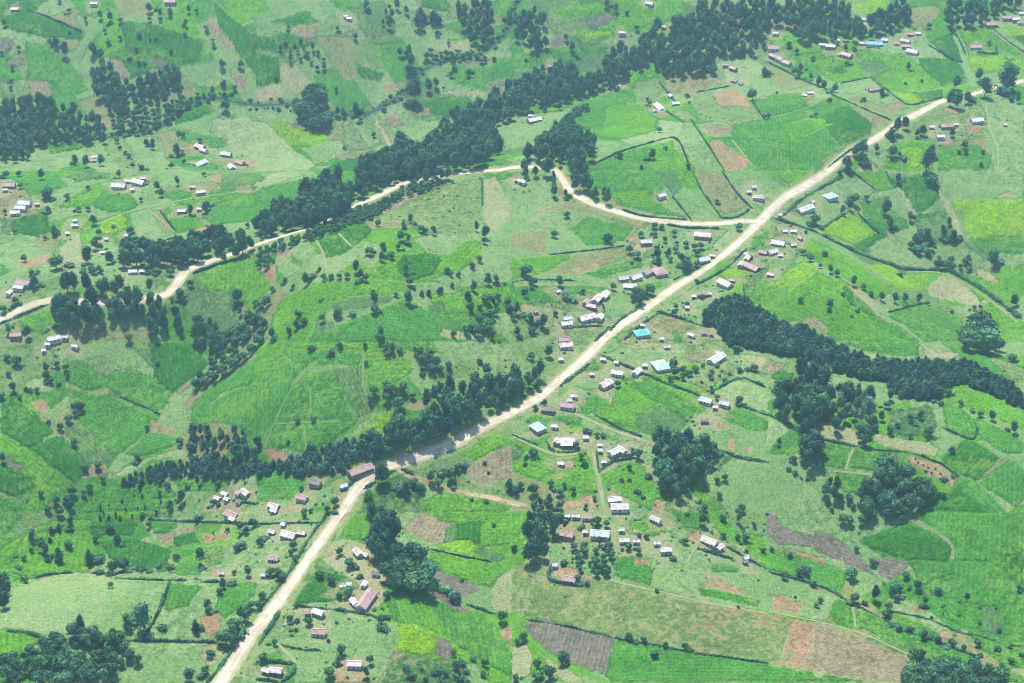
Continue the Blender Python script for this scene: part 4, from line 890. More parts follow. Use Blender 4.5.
def road_mat(name, c, c2, edge):
    m, t, b = new_mat(name, .95, .08); L = t.links.new
    g = N(t, 'ShaderNodeNewGeometry'); at = N(t, 'ShaderNodeAttribute', attribute_name='across')
    n1 = N(t, 'ShaderNodeTexNoise'); n1.inputs['Scale'].default_value = .12; n1.inputs['Detail'].default_value = 6; L(g.outputs['Position'], n1.inputs['Vector'])
    n2 = N(t, 'ShaderNodeTexNoise'); n2.inputs['Scale'].default_value = .9; n2.inputs['Detail'].default_value = 4; L(g.outputs['Position'], n2.inputs['Vector'])
    mr = N(t, 'ShaderNodeMapRange'); L(n1.outputs['Fac'], mr.inputs[0]); mr.inputs[1].default_value = .38; mr.inputs[2].default_value = .62
    mx = N(t, 'ShaderNodeMix', data_type='RGBA'); mx.inputs['A'].default_value = (*c, 1); mx.inputs['B'].default_value = (*c2, 1); L(mr.outputs[0], mx.inputs['Factor'])
    ab = N(t, 'ShaderNodeMath', operation='ABSOLUTE'); L(at.outputs['Fac'], ab.inputs[0])
    ad = N(t, 'ShaderNodeMath', operation='ADD'); L(ab.outputs[0], ad.inputs[0])
    sb = N(t, 'ShaderNodeMath', operation='MULTIPLY'); L(n2.outputs['Fac'], sb.inputs[0]); sb.inputs[1].default_value = .5; L(sb.outputs[0], ad.inputs[1])
    e = N(t, 'ShaderNodeMapRange'); L(ad.outputs[0], e.inputs[0]); e.inputs[1].default_value = .72; e.inputs[2].default_value = 1.15
    m2 = N(t, 'ShaderNodeMix', data_type='RGBA'); L(mx.outputs['Result'], m2.inputs['A']); m2.inputs['B'].default_value = (*edge, 1); L(e.outputs[0], m2.inputs['Factor'])
    sn = N(t, 'ShaderNodeMath', operation='MULTIPLY'); L(ab.outputs[0], sn.inputs[0]); sn.inputs[1].default_value = 9.4
    cs = N(t, 'ShaderNodeMath', operation='COSINE'); L(sn.outputs[0], cs.inputs[0])
    k1 = N(t, 'ShaderNodeMath', operation='MULTIPLY_ADD'); L(cs.outputs[0], k1.inputs[0]); k1.inputs[1].default_value = -.09; k1.inputs[2].default_value = .82
    k2 = N(t, 'ShaderNodeMath', operation='MULTIPLY_ADD'); L(n2.outputs['Fac'], k2.inputs[0]); k2.inputs[1].default_value = .40; L(k1.outputs[0], k2.inputs[2])
    sv = N(t, 'ShaderNodeVectorMath', operation='SCALE'); L(m2.outputs['Result'], sv.inputs[0]); L(k2.outputs[0], sv.inputs['Scale'])
    L(sv.outputs[0], b.inputs['Base Color'])
    bp = N(t, 'ShaderNodeBump'); bp.inputs['Strength'].default_value = .4; bp.inputs['Distance'].default_value = .1; L(n2.outputs['Fac'], bp.inputs['Height']); L(bp.outputs[0], b.inputs['Normal'])
    return m
ROADS = []
for nm, P, wd in (('main_road', ROAD_MAIN, 8.2), ('branch_road', ROAD_BRANCH, 7.5)):
    ROADS.append((nm, *world_line(P), wd))
PATHLINES = []
for t, s in PATHS.items():
    for item in s.split('|'):
        hd, rest = item.split(' ', 1); wd, tn = hd.split(',')
        PATHLINES.append((float(wd), tn, *world_line(pts(t, rest), 3.0)))
rx, ry, rs = world_line(RIVER)

# ------------------------------------------------------------------ ground sheet
ppy = np.arange(-45, 735, 0.92)
_, yr = plane_pt(np.full(ppy.shape, 512.0), ppy)
yr = np.sort(yr)
lo = [yr[0]]; 
while lo[-1] > 430: lo.append(lo[-1] - max(2.0, (yr[0] - lo[-1]) * .12))
hi = [yr[-1]]; st = yr[-1] - yr[-2]
while hi[-1] < 7000: st *= 1.12; hi.append(hi[-1] + st)
YR = np.r_[np.array(lo[1:])[::-1], yr, np.array(hi[1:])]
c0 = np.arange(-540, 541, 0.95); ext = []; st = 1.5; e = 540
while e < 1900: st *= 1.10; e += st; ext.append(e)
CX = np.r_[-np.array(ext)[::-1], c0, np.array(ext)]
U = CX / FPX
NY, NX = len(YR), len(U)
GY = np.repeat(YR[:, None], NX, 1); GX = U[None, :] * (GY * CP + CAM_H * SP)
GZ = H(GX, GY); PX, PY, _ = proj(GX, GY, GZ)
print('grid', NY, NX)
# wobble the tracing a little so that plot borders are not ruled with a ruler
wx = (vnoise(GX, GY, 9, 1) - .5) * 2.6 + (vnoise(GX, GY, 3, 2) - .5) * 2.6
wy = (vnoise(GX, GY, 9, 3) - .5) * 1.8 + (vnoise(GX, GY, 3, 4) - .5) * 1.8
QX = PX + wx; QY = PY + wy
TN = list(TONE); TB = np.array([base(TONE[k]) for k in TN])
# underlying patchwork of small holdings
a = R(28); ux = GX * math.cos(a) + GY * math.sin(a); uy = -GX * math.sin(a) + GY * math.cos(a)
ux = ux + 22 * (vnoise(GX, GY, 130, 8) - .5); uy = uy + 22 * (vnoise(GX, GY, 130, 9) - .5)
ci = np.floor(ux / 38).astype(int); cj = np.floor(uy / 62 + (ci * 37 % 11) / 11).astype(int)
hs = ((ci * 73856093) ^ (cj * 19349663)) % 9973
PAL = [TN.index(k) for k in ('P', 'G0', 'G1', 'P', 'M', 'P', 'GG', 'G0', 'P', 'MB', 'P', 'G1', 'P')]
tone = np.array(PAL)[hs % len(PAL)]
FID = np.full(GX.shape, -1, np.int32); FL = []
for t, s in FIELDS.items():
    for ln in s.split('\n'):
        k, rest = ln.split(' ', 1); P = pts(t, rest)
        m = (QX > P[:, 0].min()) & (QX < P[:, 0].max()) & (QY > P[:, 1].min()) & (QY < P[:, 1].max())
        ii = np.nonzero(m)
        if not len(ii[0]): continue
        q = inpoly(QX[ii], QY[ii], P)
        ii = (ii[0][q], ii[1][q]); FID[ii] = len(FL); tone[ii] = TN.index(k)
        xx, yy, _ = W(P[:, 0], P[:, 1]); L = np.hypot(np.diff(np.r_[xx, xx[0]]), np.diff(np.r_[yy, yy[0]])); b = int(np.argmax(L))
        ang = math.atan2(yy[(b + 1) % len(yy)] - yy[b], xx[(b + 1) % len(xx)] - xx[b])
        FL.append((k, ang))
C = TB[tone]
def mixc(C, m, k, tgt): 
    m = (m * k)[..., None]; return C * (1 - m) + np.asarray(tgt) * m
n40 = vnoise(GX, GY, 42, 21); n15 = vnoise(GX, GY, 15, 22); n6 = vnoise(GX, GY, 6, 23); n2 = vnoise(GX, GY, 2.2, 24)
C = C * (1 + .20 * (n15 - .5) + .14 * (n6 - .5) + .22 * (n40 - .5) + .50 * (n2 - .5) + .42 * (RNG.random(GX.shape) - .5))[..., None]
kk = np.array(TN)[tone]
past = np.isin(kk, ['P', 'PP', 'M', 'MB', 'T', 'D'])
crop = np.isin(kk, ['G0', 'G1', 'G2', 'G3', 'GG'])
mot = np.clip((n15 * .35 + n6 * .15 + n2 * .6 - .50) * 4, 0, 1)
C = mixc(C, past * mot, .38, base((186, 190, 152)))
C = mixc(C, past * np.clip((n40 * .6 + n2 * .5 - .58) * 5, 0, 1), .38, base((118, 176, 116)))
C = mixc(C, crop * np.clip((vnoise(GX, GY, 28, 31) * .6 + n2 * .4 - .56) * 5, 0, 1), .28, base((92, 162, 106)))
C = mixc(C, crop * np.clip((vnoise(GX, GY, 22, 32) * .6 + n2 * .4 - .60) * 5, 0, 1), .35, base((165, 205, 120)))
C = mixc(C, (kk == 'BR') * np.clip((n6 - .55) * 4, 0, 1), .5, base((150, 180, 130)))
C = mixc(C, (kk == 'MR') * np.clip((n15 * .35 + n2 * .75 + vnoise(GX, GY, 50, 33) * .5 - .80) * 5, 0, 1), .6, base((198, 164, 144)))
C = mixc(C, (kk == 'MR') * np.clip((n6 * .5 + n2 * .5 - .56) * 6, 0, 1), .5, base((176, 190, 150)))
# mottled brown stubble
C = mixc(C, (kk == 'MB') * np.clip((n6 * .5 + n2 * .6 - .5) * 4, 0, 1), .45, base((190, 172, 148)))
C = mixc(C, (kk == 'MB') * np.clip((n15 * .5 + n2 * .5 - .5) * 4, 0, 1), .4, base((130, 180, 110)))
# plot borders: thin darker or paler balks
same = np.ones(GX.shape, bool); 
same[:, 1:] &= (tone[:, 1:] == tone[:, :-1]) & (FID[:, 1:] == FID[:, :-1]); same[1:, :] &= (tone[1:] == tone[:-1]) & (FID[1:] == FID[:-1])
bal = vnoise(GX, GY, 60, 40)
seam = (abs((PX + 128) % 256 - 128) < 2.2) | (abs(PY - 171) < 2.2) | (abs(PY - 342) < 2.2) | (abs(PY - 512.5) < 2.2)
same |= seam
C = mixc(C, (~same) * (bal > .45), .45, base((70, 130, 95)))
C = mixc(C, (~same) * (bal < .32), .40, base((185, 205, 150)))
# verges, road cuttings, stream banks
dR = np.full(GX.shape, 1e9, np.float32)
for nm, lx, ly, s, wd in ROADS:
    d = dist_to_line(GX, GY, lx, ly, 26) - wd / 2; dR = np.minimum(dR, d)
vg = np.clip(1 - (dR - 1.0 - 5 * n15) / 2.5, 0, 1)
C = mixc(C, vg * (n6 > .3), .8, base((168, 196, 140)))
C = mixc(C, vg * (n6 <= .3), .6, base((120, 170, 110)))
cut = np.clip(1 - (dR - .3) / 1.6, 0, 1) * (n15 > .35)
C = mixc(C, cut, .75, base((205, 195, 165)))
dP = np.full(GX.shape, 1e9, np.float32)
for wd, tn, lx, ly, s in PATHLINES: dP = np.minimum(dP, dist_to_line(GX, GY, lx, ly, 8) - wd / 2)
dV = dist_to_line(GX, GY, rx, ry, 16)
C = mixc(C, np.clip(1 - (dV - 2) / 5, 0, 1), .7, base((95, 150, 110)))
# bare earth round the homesteads
HL = []
for t, s in HOUSES.items():
    ox, oy = tile(t)
    for it in s.split():
        v = it.split(','); HL.append((ox + float(v[0]) / 4, oy + float(v[1]) / 4, float(v[2]) / 4, float(v[3]), v[4]))
hp = np.array([(h[0], h[1], h[2]) for h in HL]); hx, hy, hz = W(hp[:, 0], hp[:, 1])
yd = np.zeros(GX.shape, np.float32)
for i in range(len(HL)):
    jj = np.nonzero((abs(GX - hx[i]) < 18) & (abs(GY - hy[i] + 3) < 20))
    yd[jj] = np.maximum(yd[jj], np.exp(-((GX[jj] - hx[i]) / 9) ** 2 - ((GY[jj] - hy[i] + 3) / 11) ** 2))
C = mixc(C, np.clip((yd + (n6 - .5) * .8 - .30) * 3, 0, 1), .55, base((196, 194, 162)))
C = np.clip(C, .004, .9)
GZ2 = GZ + (RNG.random(GX.shape) - .5) * .34 * (abs(CX) < 560)[None, :]
ROWSP = {'GR': 2.6, 'G3': 3.2, 'G0': 3.0, 'GG': 2.8, 'G1': 3.6, 'B': 3.0, 'MB': 4.0}
ROWAMP = {'GR': .11, 'G3': .09, 'G0': .08, 'GG': .09, 'G1': .08, 'B': .08, 'MB': .03}
def add_cols(me, C4, row, ra):
    at = me.color_attributes.new('Col', 'FLOAT_COLOR', 'POINT'); c = np.ones((len(C4), 4), np.float32); c[:, :3] = C4; at.data.foreach_set('color', c.ravel())
    r = me.attributes.new('row', 'FLOAT', 'POINT'); r.data.foreach_set('value', row.astype(np.float32))
    r = me.attributes.new('rowamp', 'FLOAT', 'POINT'); r.data.foreach_set('value', ra.astype(np.float32))
V = np.stack([GX, GY, GZ2], -1).reshape(-1, 3); Cf = C.reshape(-1, 3)
i, j = np.meshgrid(np.arange(NY - 1), np.arange(NX - 1), indexing='ij'); a = (i * NX + j).ravel().astype(np.int64)
QF = np.stack([a, a + 1, a + NX + 1, a + NX], 1)
me = mesh_np('ground', V, QF, [M_GROUND], smooth=False)
add_cols(me, Cf, np.zeros(len(V)), np.zeros(len(V)))
tag(link(bpy.data.objects.new('ground', me)), kind='structure')
# ------------------------------------------------------------------ the traced plots stand on it as low crops, turf or clods
cell = FID[:-1, :-1].copy()
eq = (FID[:-1, 1:] == cell) & (FID[1:, :-1] == cell) & (FID[1:, 1:] == cell)
clear = (dR < 2.0) | (dP < .8) | (dV < 5)
cc = clear[:-1, :-1] | clear[:-1, 1:] | clear[1:, :-1] | clear[1:, 1:]
cell = np.where(eq & ~cc, cell, -1).ravel()
order = np.argsort(cell, kind='stable'); sc_ = cell[order]
bounds = np.searchsorted(sc_, np.arange(len(FL) + 1))
KINDH = {'G0': ('tea_field', .6, .55, M_TEA), 'G3': ('tea_field', .7, .6, M_TEA), 'G1': ('crop_field', .5, .55, M_CROP), 'G2': ('crop_field', .5, .5, M_CROP),
         'GG': ('young_crop_field', .3, .4, M_CROP), 'P': ('pasture', .15, .3, M_GROUND), 'PP': ('pasture', .12, .2, M_GROUND), 'M': ('rough_pasture', .25, .5, M_GROUND),
         'MR': ('stubble_field', .15, .3, M_SOIL), 'MB': ('stubble_field', .15, .18, M_SOIL), 'T': ('dry_grass', .12, .12, M_GROUND), 'B': ('tilled_field', .12, .16, M_SOIL), 'BR': ('bare_soil', .06, .12, M_SOIL),
         'GR': ('tilled_field', .15, .22, M_SOIL), 'D': ('scrub_ground', .4, .5, M_CROP)}
Gx = GX.ravel(); Gy = GY.ravel(); Gz = GZ2.ravel()
for f, (k, ang) in enumerate(FL):
    ids = order[bounds[f]:bounds[f + 1]]
    if len(ids) < 12: continue
    q = QF[ids]; uv, inv, cnt = np.unique(q.ravel(), return_inverse=True, return_counts=True)
    nm, h, jt, mat = KINDH[k]
    inner = cnt == 4
    z = Gz[uv] + np.where(inner, h * (.75 + .5 * RNG.random(len(uv))) + (RNG.random(len(uv)) - .5) * jt, -.03)
    z = np.where(inner, np.maximum(z, Gz[uv] + .04), z)
    me = mesh_np(nm, np.stack([Gx[uv], Gy[uv], z], 1), inv.reshape(-1, 4), [mat])
    sp = ROWSP.get(k, 3); row = (Gx[uv] * -math.sin(ang) + Gy[uv] * math.cos(ang)) / sp * 2 * math.pi
    add_cols(me, Cf[uv], row, np.full(len(uv), ROWAMP.get(k, 0.0)))
    tag(link(bpy.data.objects.new(nm, me)), kind='structure')
# ------------------------------------------------------------------ roads, paths, stream
M_ROAD = road_mat('pale earth road', (.53, .44, .32), (.38, .305, .215), (.26, .29, .17))
for k, (nm, lx, ly, s, wd) in enumerate(ROADS): strip('road', lx, ly, s, wd, M_ROAD, .16 + .03 * k, 13, .9, seed=k + 3)
PM = {}
for k, (wd, tn, lx, ly, s) in enumerate(PATHLINES):
    if tn not in PM: 
        c = np.array(TONE[tn]); c2 = np.clip(c * .9 + 22, 0, 255) if tn in ('T', 'B') else (np.array((226, 208, 180)) if tn == 'BR' else c)
        PM[tn] = road_mat('trodden path', tuple(base(c2)), tuple(base(c * .93)), tuple(base((150, 185, 130))))
    strip('path', lx, ly, s, wd, PM[tn], .10 + .004 * (k % 7), 5, .35, seed=k + 20)
mw, t, b = new_mat('stream water', .8, .05); L = t.links.new
g = N(t, 'ShaderNodeNewGeometry'); n1 = N(t, 'ShaderNodeTexNoise'); n1.inputs['Scale'].default_value = .25; n1.inputs['Detail'].default_value = 5; L(g.outputs['Position'], n1.inputs['Vector'])
mr = N(t, 'ShaderNodeMapRange'); L(n1.outputs['Fac'], mr.inputs[0]); mr.inputs[1].default_value = .60; mr.inputs[2].default_value = .70
mx = N(t, 'ShaderNodeMix', data_type='RGBA'); mx.inputs['A'].default_value = (.03, .06, .045, 1); mx.inputs['B'].default_value = (.26, .30, .27, 1)
L(mr.outputs[0], mx.inputs['Factor']); L(mx.outputs['Result'], b.inputs['Base Color'])
strip('stream', rx, ry, rs, 3.2, mw, .22, 7, 1.2, seed=9)

# ------------------------------------------------------------------ words
DIRS = ['right of', 'up and right of', 'above', 'up and left of', 'left of', 'down and left of', 'below', 'down and right of']
ORD = ['', 'second', 'third', 'fourth', 'fifth', 'sixth', 'seventh', 'eighth', 'ninth', 'tenth', 'eleventh', 'twelfth']
NAMED = []      # (object, px, py, size word + kind word, category, group)
def nearest_land(px, py, skip=4):
    return sorted(((math.hypot(px - l[0], (py - l[1]) * 1.2), l) for l in LAND if math.hypot(px - l[0], py - l[1]) > skip), key=lambda q: q[0])
def name_all():
    B = {}
    for it in NAMED:
        d, l = nearest_land(it[1], it[2])[0]
        k = int(((math.degrees(math.atan2(l[1] - it[2], it[1] - l[0])) + 22.5) % 360) // 45)
        B.setdefault((it[3], k, l[2]), []).append((d, id(it), it))
    for (w_, k, ln), L_ in B.items():
        L_.sort(key=lambda q: q[:2])
        for n, (_, _, it) in enumerate(L_):
            pre = (ORD[n] + ' ') if n < len(ORD) else '%dth ' % (n + 1)
            if n == 0: pre = 'nearest ' if len(L_) > 1 else ''
            lab_ = (pre + it[3] + ' ' + DIRS[k] + ' the ' + ln).strip()
            if len(lab_.split()) > 16: lab_ = lab_.replace(' the ', ' ')
            if len(lab_.split()) > 16: lab_ = lab_.replace('up and ', 'up ').replace('down and ', 'down ').replace('dark ', '', 1)
            tag(it[0], lab_, it[4], it[5])

# ------------------------------------------------------------------ trees
def crown_mesh(kind, seed):
    r = np.random.default_rng(seed); lob = []
    if kind == 'e':
        n = r.integers(8, 12)
        for i in range(n):
            z = .34 + .58 * (i + .5) / n; rad = .15 * (1 - .55 * abs((z - .55) / .45) ** 1.5) + .03
            a = r.random() * 6.28; o = .085 * r.random() ** .5 * (1.2 if z < .8 else .5)
            lob.append((math.cos(a) * o * 1.5, math.sin(a) * o * 1.5, z, rad * (.75 + .5 * r.random()), rad * (.9 + .5 * r.random())))
        nl, ls, jag = 620, .034, .035
    elif kind == 'b':
        n = r.integers(8, 12)
        for i in range(n):
            a = r.random() * 6.28; o = .26 * r.random() ** .5; z = .5 + .26 * (r.random() - .3) * (1 - o)
            lob.append((math.cos(a) * o, math.sin(a) * o, z, .17 + .11 * r.random(), .15 + .09 * r.random()))
        lob.append((0, 0, .62, .27, .27)); nl, ls, jag = 560, .05, .05
    elif kind == 'c':
        for i in range(9):
            z = .16 + .76 * i / 8; rad = .25 * (1 - (i / 9.5) ** 1.7) * (.8 + .2 * min(1, i / 2)) + .03; a = r.random() * 6.28
            lob.append((math.cos(a) * .04, math.sin(a) * .04, z, rad * (.75 + .4 * r.random()), .08 + .03 * r.random()))
        nl, ls, jag = 330, .05, .04
    elif kind == 's':
        for i in range(6):
            a = r.random() * 6.28; o = .35 * r.random() ** .5
            lob.append((math.cos(a) * o, math.sin(a) * o, .38 + .2 * (r.random() - .4), .30 + .15 * r.random(), .28 + .14 * r.random()))
        nl, ls, jag = 150, .13, .08
    else:
        for i in range(5):
            z = .4 + .5 * i / 5; lob.append((r.normal(0, .05), r.normal(0, .05), z, .22 * (1 - i / 8), .15))
        nl, ls, jag = 130, .09, .06
    V = []; F = []
    # solid heart of every lobe, roughened
    for (x, y, z, rr, rz) in lob:
        b0 = len(V); nu, nv = 7, 4
        V.append((x, y, z + rz * .8))
        for q in range(1, nv):
            for p in range(nu):
                ph = math.pi * q / nv; th = 6.283 * p / nu + q * .4; k = .62 + .30 * r.random()
                V.append((x + rr * k * math.sin(ph) * math.cos(th), y + rr * k * math.sin(ph) * math.sin(th), z + rz * k * math.cos(ph)))
        V.append((x, y, z - rz * .8)); e_ = len(V) - 1
        for p in range(nu):
            F.append((b0, b0 + 1 + p, b0 + 1 + (p + 1) % nu)); F.append((e_, b0 + 1 + (nv - 2) * nu + (p + 1) % nu, b0 + 1 + (nv - 2) * nu + p))
            for q in range(nv - 2):
                s0 = b0 + 1 + q * nu; F.append((s0 + p, s0 + nu + p, s0 + nu + (p + 1) % nu, s0 + (p + 1) % nu))
    vol = np.array([l[3] ** 2 for l in lob]); vol /= vol.sum()
    for q in range(nl):
        x, y, z, rr, rz = lob[r.choice(len(lob), p=vol)]
        d = r.normal(size=3); d /= np.linalg.norm(d); k = 1 + r.normal(0, .17)
        c = np.array([x + d[0] * rr * k, y + d[1] * rr * k, z + d[2] * rz * k])
        nrm = d + r.normal(0, .55, 3); nrm /= np.linalg.norm(nrm)
        t1 = np.cross(nrm, r.normal(size=3)); t1 /= np.linalg.norm(t1); t2 = np.cross(nrm, t1); s = ls * (.55 + .9 * r.random())
        b0 = len(V); V += [tuple(c + t1 * s), tuple(c + t2 * s * .8 + nrm * s * .2), tuple(c - t1 * s * .9), tuple(c - t2 * s * .8)]; F.append((b0, b0 + 1, b0 + 2, b0 + 3))
    return np.array(V), F
def trunk_mesh(kind, seed):
    r = np.random.default_rng(seed); V = []; F = []
    def seg(p, q, a, b):
        p = np.array(p, float); q = np.array(q, float); d = q - p; d /= np.linalg.norm(d); t1 = np.cross(d, (0.3, .9, .1)); t1 /= np.linalg.norm(t1); t2 = np.cross(d, t1); b0 = len(V)
        for c_, rr in ((p, a), (q, b)):
            for k in range(6): V.append(tuple(c_ + rr * (t1 * math.cos(k * 1.047) + t2 * math.sin(k * 1.047))))
        for k in range(6): F.append((b0 + k, b0 + (k + 1) % 6, b0 + 6 + (k + 1) % 6, b0 + 6 + k))
    top = {'e': .8, 'b': .55, 'c': .9, 's': .4, 'y': .7}[kind]; w_ = {'e': .016, 'b': .032, 'c': .016, 's': .03, 'y': .02}[kind]
    m = (r.normal(0, .012), r.normal(0, .012), top * .5)
    seg((0, 0, -.06), m, w_ * 1.2, w_ * .8); seg(m, (m[0] * 1.5, m[1] * 1.5, top), w_ * .8, w_ * .3)
    for k in range(4 if kind in 'eb' else 2):
        a = r.random() * 6.28; z = top * (.45 + .12 * k); o = {'e': .12, 'b': .28, 'c': .1, 's': .3, 'y': .12}[kind]
        seg((m[0], m[1], z), (math.cos(a) * o, math.sin(a) * o, z + .14), w_ * .5, w_ * .2)
    return np.array(V), F
NV = {'e': 8, 'b': 8, 'c': 6, 's': 6, 'y': 4}
LM = {'e': M_EUC, 'b': M_BRO, 'c': M_CON, 's': M_SHR, 'y': M_SHR}
TNAME = {'e': 'eucalyptus_tree', 'b': 'broadleaf_tree', 'c': 'conifer_tree', 's': 'shrub', 'y': 'young_tree'}
TWORD = {'e': 'upright dark tree', 'b': 'round dark tree', 'c': 'pointed dark tree', 's': 'dark shrub', 'y': 'young tree'}
CR = {}; TR = {}
for k in NV:
    for v in range(NV[k]):
        CR[k, v] = crown_mesh(k, 100 * ord(k) + v); TR[k, v] = trunk_mesh(k, 77 * ord(k) + v)
MESH = {}
def get_mesh(k, v, part, mat):
    key = (k, v, part, mat.name)
    if key not in MESH:
        if part == 'crown': MESH[key] = mesh_np('crown', *CR[k, v], [mat])
        elif part == 'trunk': MESH[key] = mesh_np('trunk', *TR[k, v], [M_BARK], smooth=True)
        else:
            a, fa = CR[k, v]; b_, fb = TR[k, v]
            MESH[key] = mesh_np(TNAME[k], np.vstack([a, b_]), list(fa) + [tuple(i + len(a) for i in f) for f in fb], [mat, M_BARK], [0] * len(fa) + [1] * len(fb))
    return MESH[key]
ALLT = []   # dict px,py,kind,h,mat,label/group or None
def add_tree(px, py, kind, h, mat, lab=None, wf=1.0):
    ALLT.append([px, py, kind, h, mat, lab, wf])
fr = random.Random(5)
for t, s in FORESTS.items():
    for ln in s.split('\n'):
        hd, rest = ln.split(' | '); k, sp, hh, lab = hd.split(' ', 3); sp = float(sp); hh = float(hh); P = pts(t, rest)
        lift = hh * .5
        x, y, z = W(P[:, 0], P[:, 1], lift)
        x0, x1, y0, y1 = x.min(), x.max(), y.min(), y.max(); cand = []
        n = 0; rowi = 0; yy = y0
        while yy < y1 + sp:
            xx = x0 + (rowi % 2) * sp / 2
            while xx < x1 + sp:
                cand.append((xx + fr.gauss(0, sp * .17), yy + fr.gauss(0, sp * .17))); xx += sp
            yy += sp * .866; rowi += 1
        cand = np.array(cand); q = inpoly(cand[:, 0], cand[:, 1], np.stack([x, y], 1))
        cand = cand[q]
        if k == 'c' and sp > 4.1:
            zc_ = H(cand[:, 0], cand[:, 1]); ok = np.ones(len(cand), bool)
            for fz in (.15, .85):
                a_, b_, _ = proj(cand[:, 0], cand[:, 1], zc_ + fz * hh); ok &= inpoly(a_, b_, P)
            cand = cand[ok]
        for cx, cy in cand:
            h = hh * (fr.uniform(.55, 1.15) if k != 'c' else fr.uniform(.68, 1.22))
            m = LM[k]
            wfc = 1.5 if k == 'c' else .95
            if k in 'eb' and fr.random() < .16: m = M_BRO if k == 'e' else M_SHR
            if 'young dark conifer' in lab or (k == 'c' and fr.random() < .25): m = M_YCO
            if k == 'c' and fr.random() < .07: continue
            if k == 'e' and cy > 1250 and fr.random() < .10: continue
            if 'grey green' in lab and 'below' not in lab and fr.random() < .4: m = M_PAL
            ALLT.append([cx, cy, k, h, m, lab, wfc if k not in 'e' else (.8 if hh > 20 else .95)])
NF = len(ALLT)
for t, s in TREES.items():
    ox, oy = tile(t)
    for it in s.split():
        ov = it[-1] if it[-1].isalpha() else ''; it = it.rstrip('abcdefghijklmnopqrstuvwxyz'); a = [float(v) for v in it.split(',')]
        px, py, hz_ = ox + a[0] / 4, oy + a[1] / 4, a[2] / 4
        x, y, z = W(px, py); dep = float(proj(x, y, z)[2]); h = hz_ * dep / FPX / .87 * .78
        x, y, z = W(px, py + 0.0, h * .5); x, y = float(x), float(y)
        k = 's' if h < 3.9 else ('b' if h < 7.4 else 'e')
        m = None
        if ov in ('b', 'e', 'c'): k = ov
        if ov == 'p': k, m = 'b', M_PAL
        if ov == 'v': k, m = 'b', M_YEL
        if k == 'b': h = min(h, 13)
        ALLT.append([x, y, k, h, m or LM[k], None, 1.05 if k == 'e' else .95])
# keep trunks out of the carriageways
tx = np.array([t[0] for t in ALLT]); ty = np.array([t[1] for t in ALLT]); dd = np.full(tx.shape, 1e9)
for nm, lx, ly, s, wd in ROADS: dd = np.minimum(dd, dist_to_line(tx, ty, lx, ly, 30) - wd / 2)
dh = np.full(tx.shape, 1e9)
for i in range(len(HL)): dh = np.minimum(dh, np.hypot(tx - hx[i], ty - hy[i]))
ALLT = [t for n, t in enumerate(ALLT) if dd[n] > (1.5 if n >= NF else 1.8) and (dh[n] > 6.5 or n >= NF)]
tx = np.array([t[0] for t in ALLT]); ty = np.array([t[1] for t in ALLT]); tz = H(tx, ty); tpx, tpy, tdep = proj(tx, ty, tz)
hh = np.array([t[3] for t in ALLT])
kinds = {}
for n, t in enumerate(ALLT): kinds.setdefault(t[2], []).append(n)
print('trees', len(ALLT), {k: len(v) for k, v in kinds.items()})
STUFF = {}
for k, idx in kinds.items():
    size = [(hh[n] / tdep[n] * (1.25 if ALLT[n][5] is None else 1), n) for n in idx if -12 < tpx[n] < 1036 and -12 < tpy[n] < 700]
    off = [n for n in idx if not (-12 < tpx[n] < 1036 and -12 < tpy[n] < 700)]
    size.sort(reverse=True)
    ind = [n for _, n in size[:296]]; rest = [n for _, n in size[296:]] + off
    STUFF[k] = rest
    for n in ind:
        x, y, _, h, mat, lab, wf = ALLT[n]; v = fr.randrange(NV[k]); rz = fr.uniform(0, 6.28)
        w_ = h * wf * fr.uniform(.75, 1.25)
        wy = fr.uniform(.72, 1.2)
        single = k in 'sy' or h * FPX / tdep[n] < 8
        if single:
            o = link(bpy.data.objects.new(TNAME[k], get_mesh(k, v, 'all', mat))); o.scale = (w_, w_ * wy, h)
        else:
            o = link(bpy.data.objects.new(TNAME[k], None)); o.empty_display_size = 1
            for part in ('crown', 'trunk'):
                c = link(bpy.data.objects.new(part, get_mesh(k, v, part, mat)), o); c.scale = (w_, w_ * wy, h)
        o.location = (x, y, tz[n] - .1); o.rotation_euler = (0, 0, rz)
        cat = {'e': 'tree', 'b': 'tree', 'c': 'conifer', 's': 'shrub', 'y': 'tree'}[k]
        if lab: tag(o, lab, cat, lab.replace('tree', 'trees', 1) if 'tree' in lab else lab + ' group')
        else:
            word = TWORD[k]
            if mat is M_PAL: word = 'pale grey green tree'
            if mat is M_YEL: word = 'yellow green tree'
            sz = 'small' if h < {'e': 10, 'b': 6.2, 'c': 7, 's': 3.2}[k] else 'large'
            NAMED.append((o, tpx[n], tpy[n] - h * .45 * FPX / tdep[n], sz + ' ' + word, cat, {'e': 'upright trees', 'b': 'round trees', 'c': 'pointed trees', 's': 'shrubs'}[k] + ' scattered among the fields'))
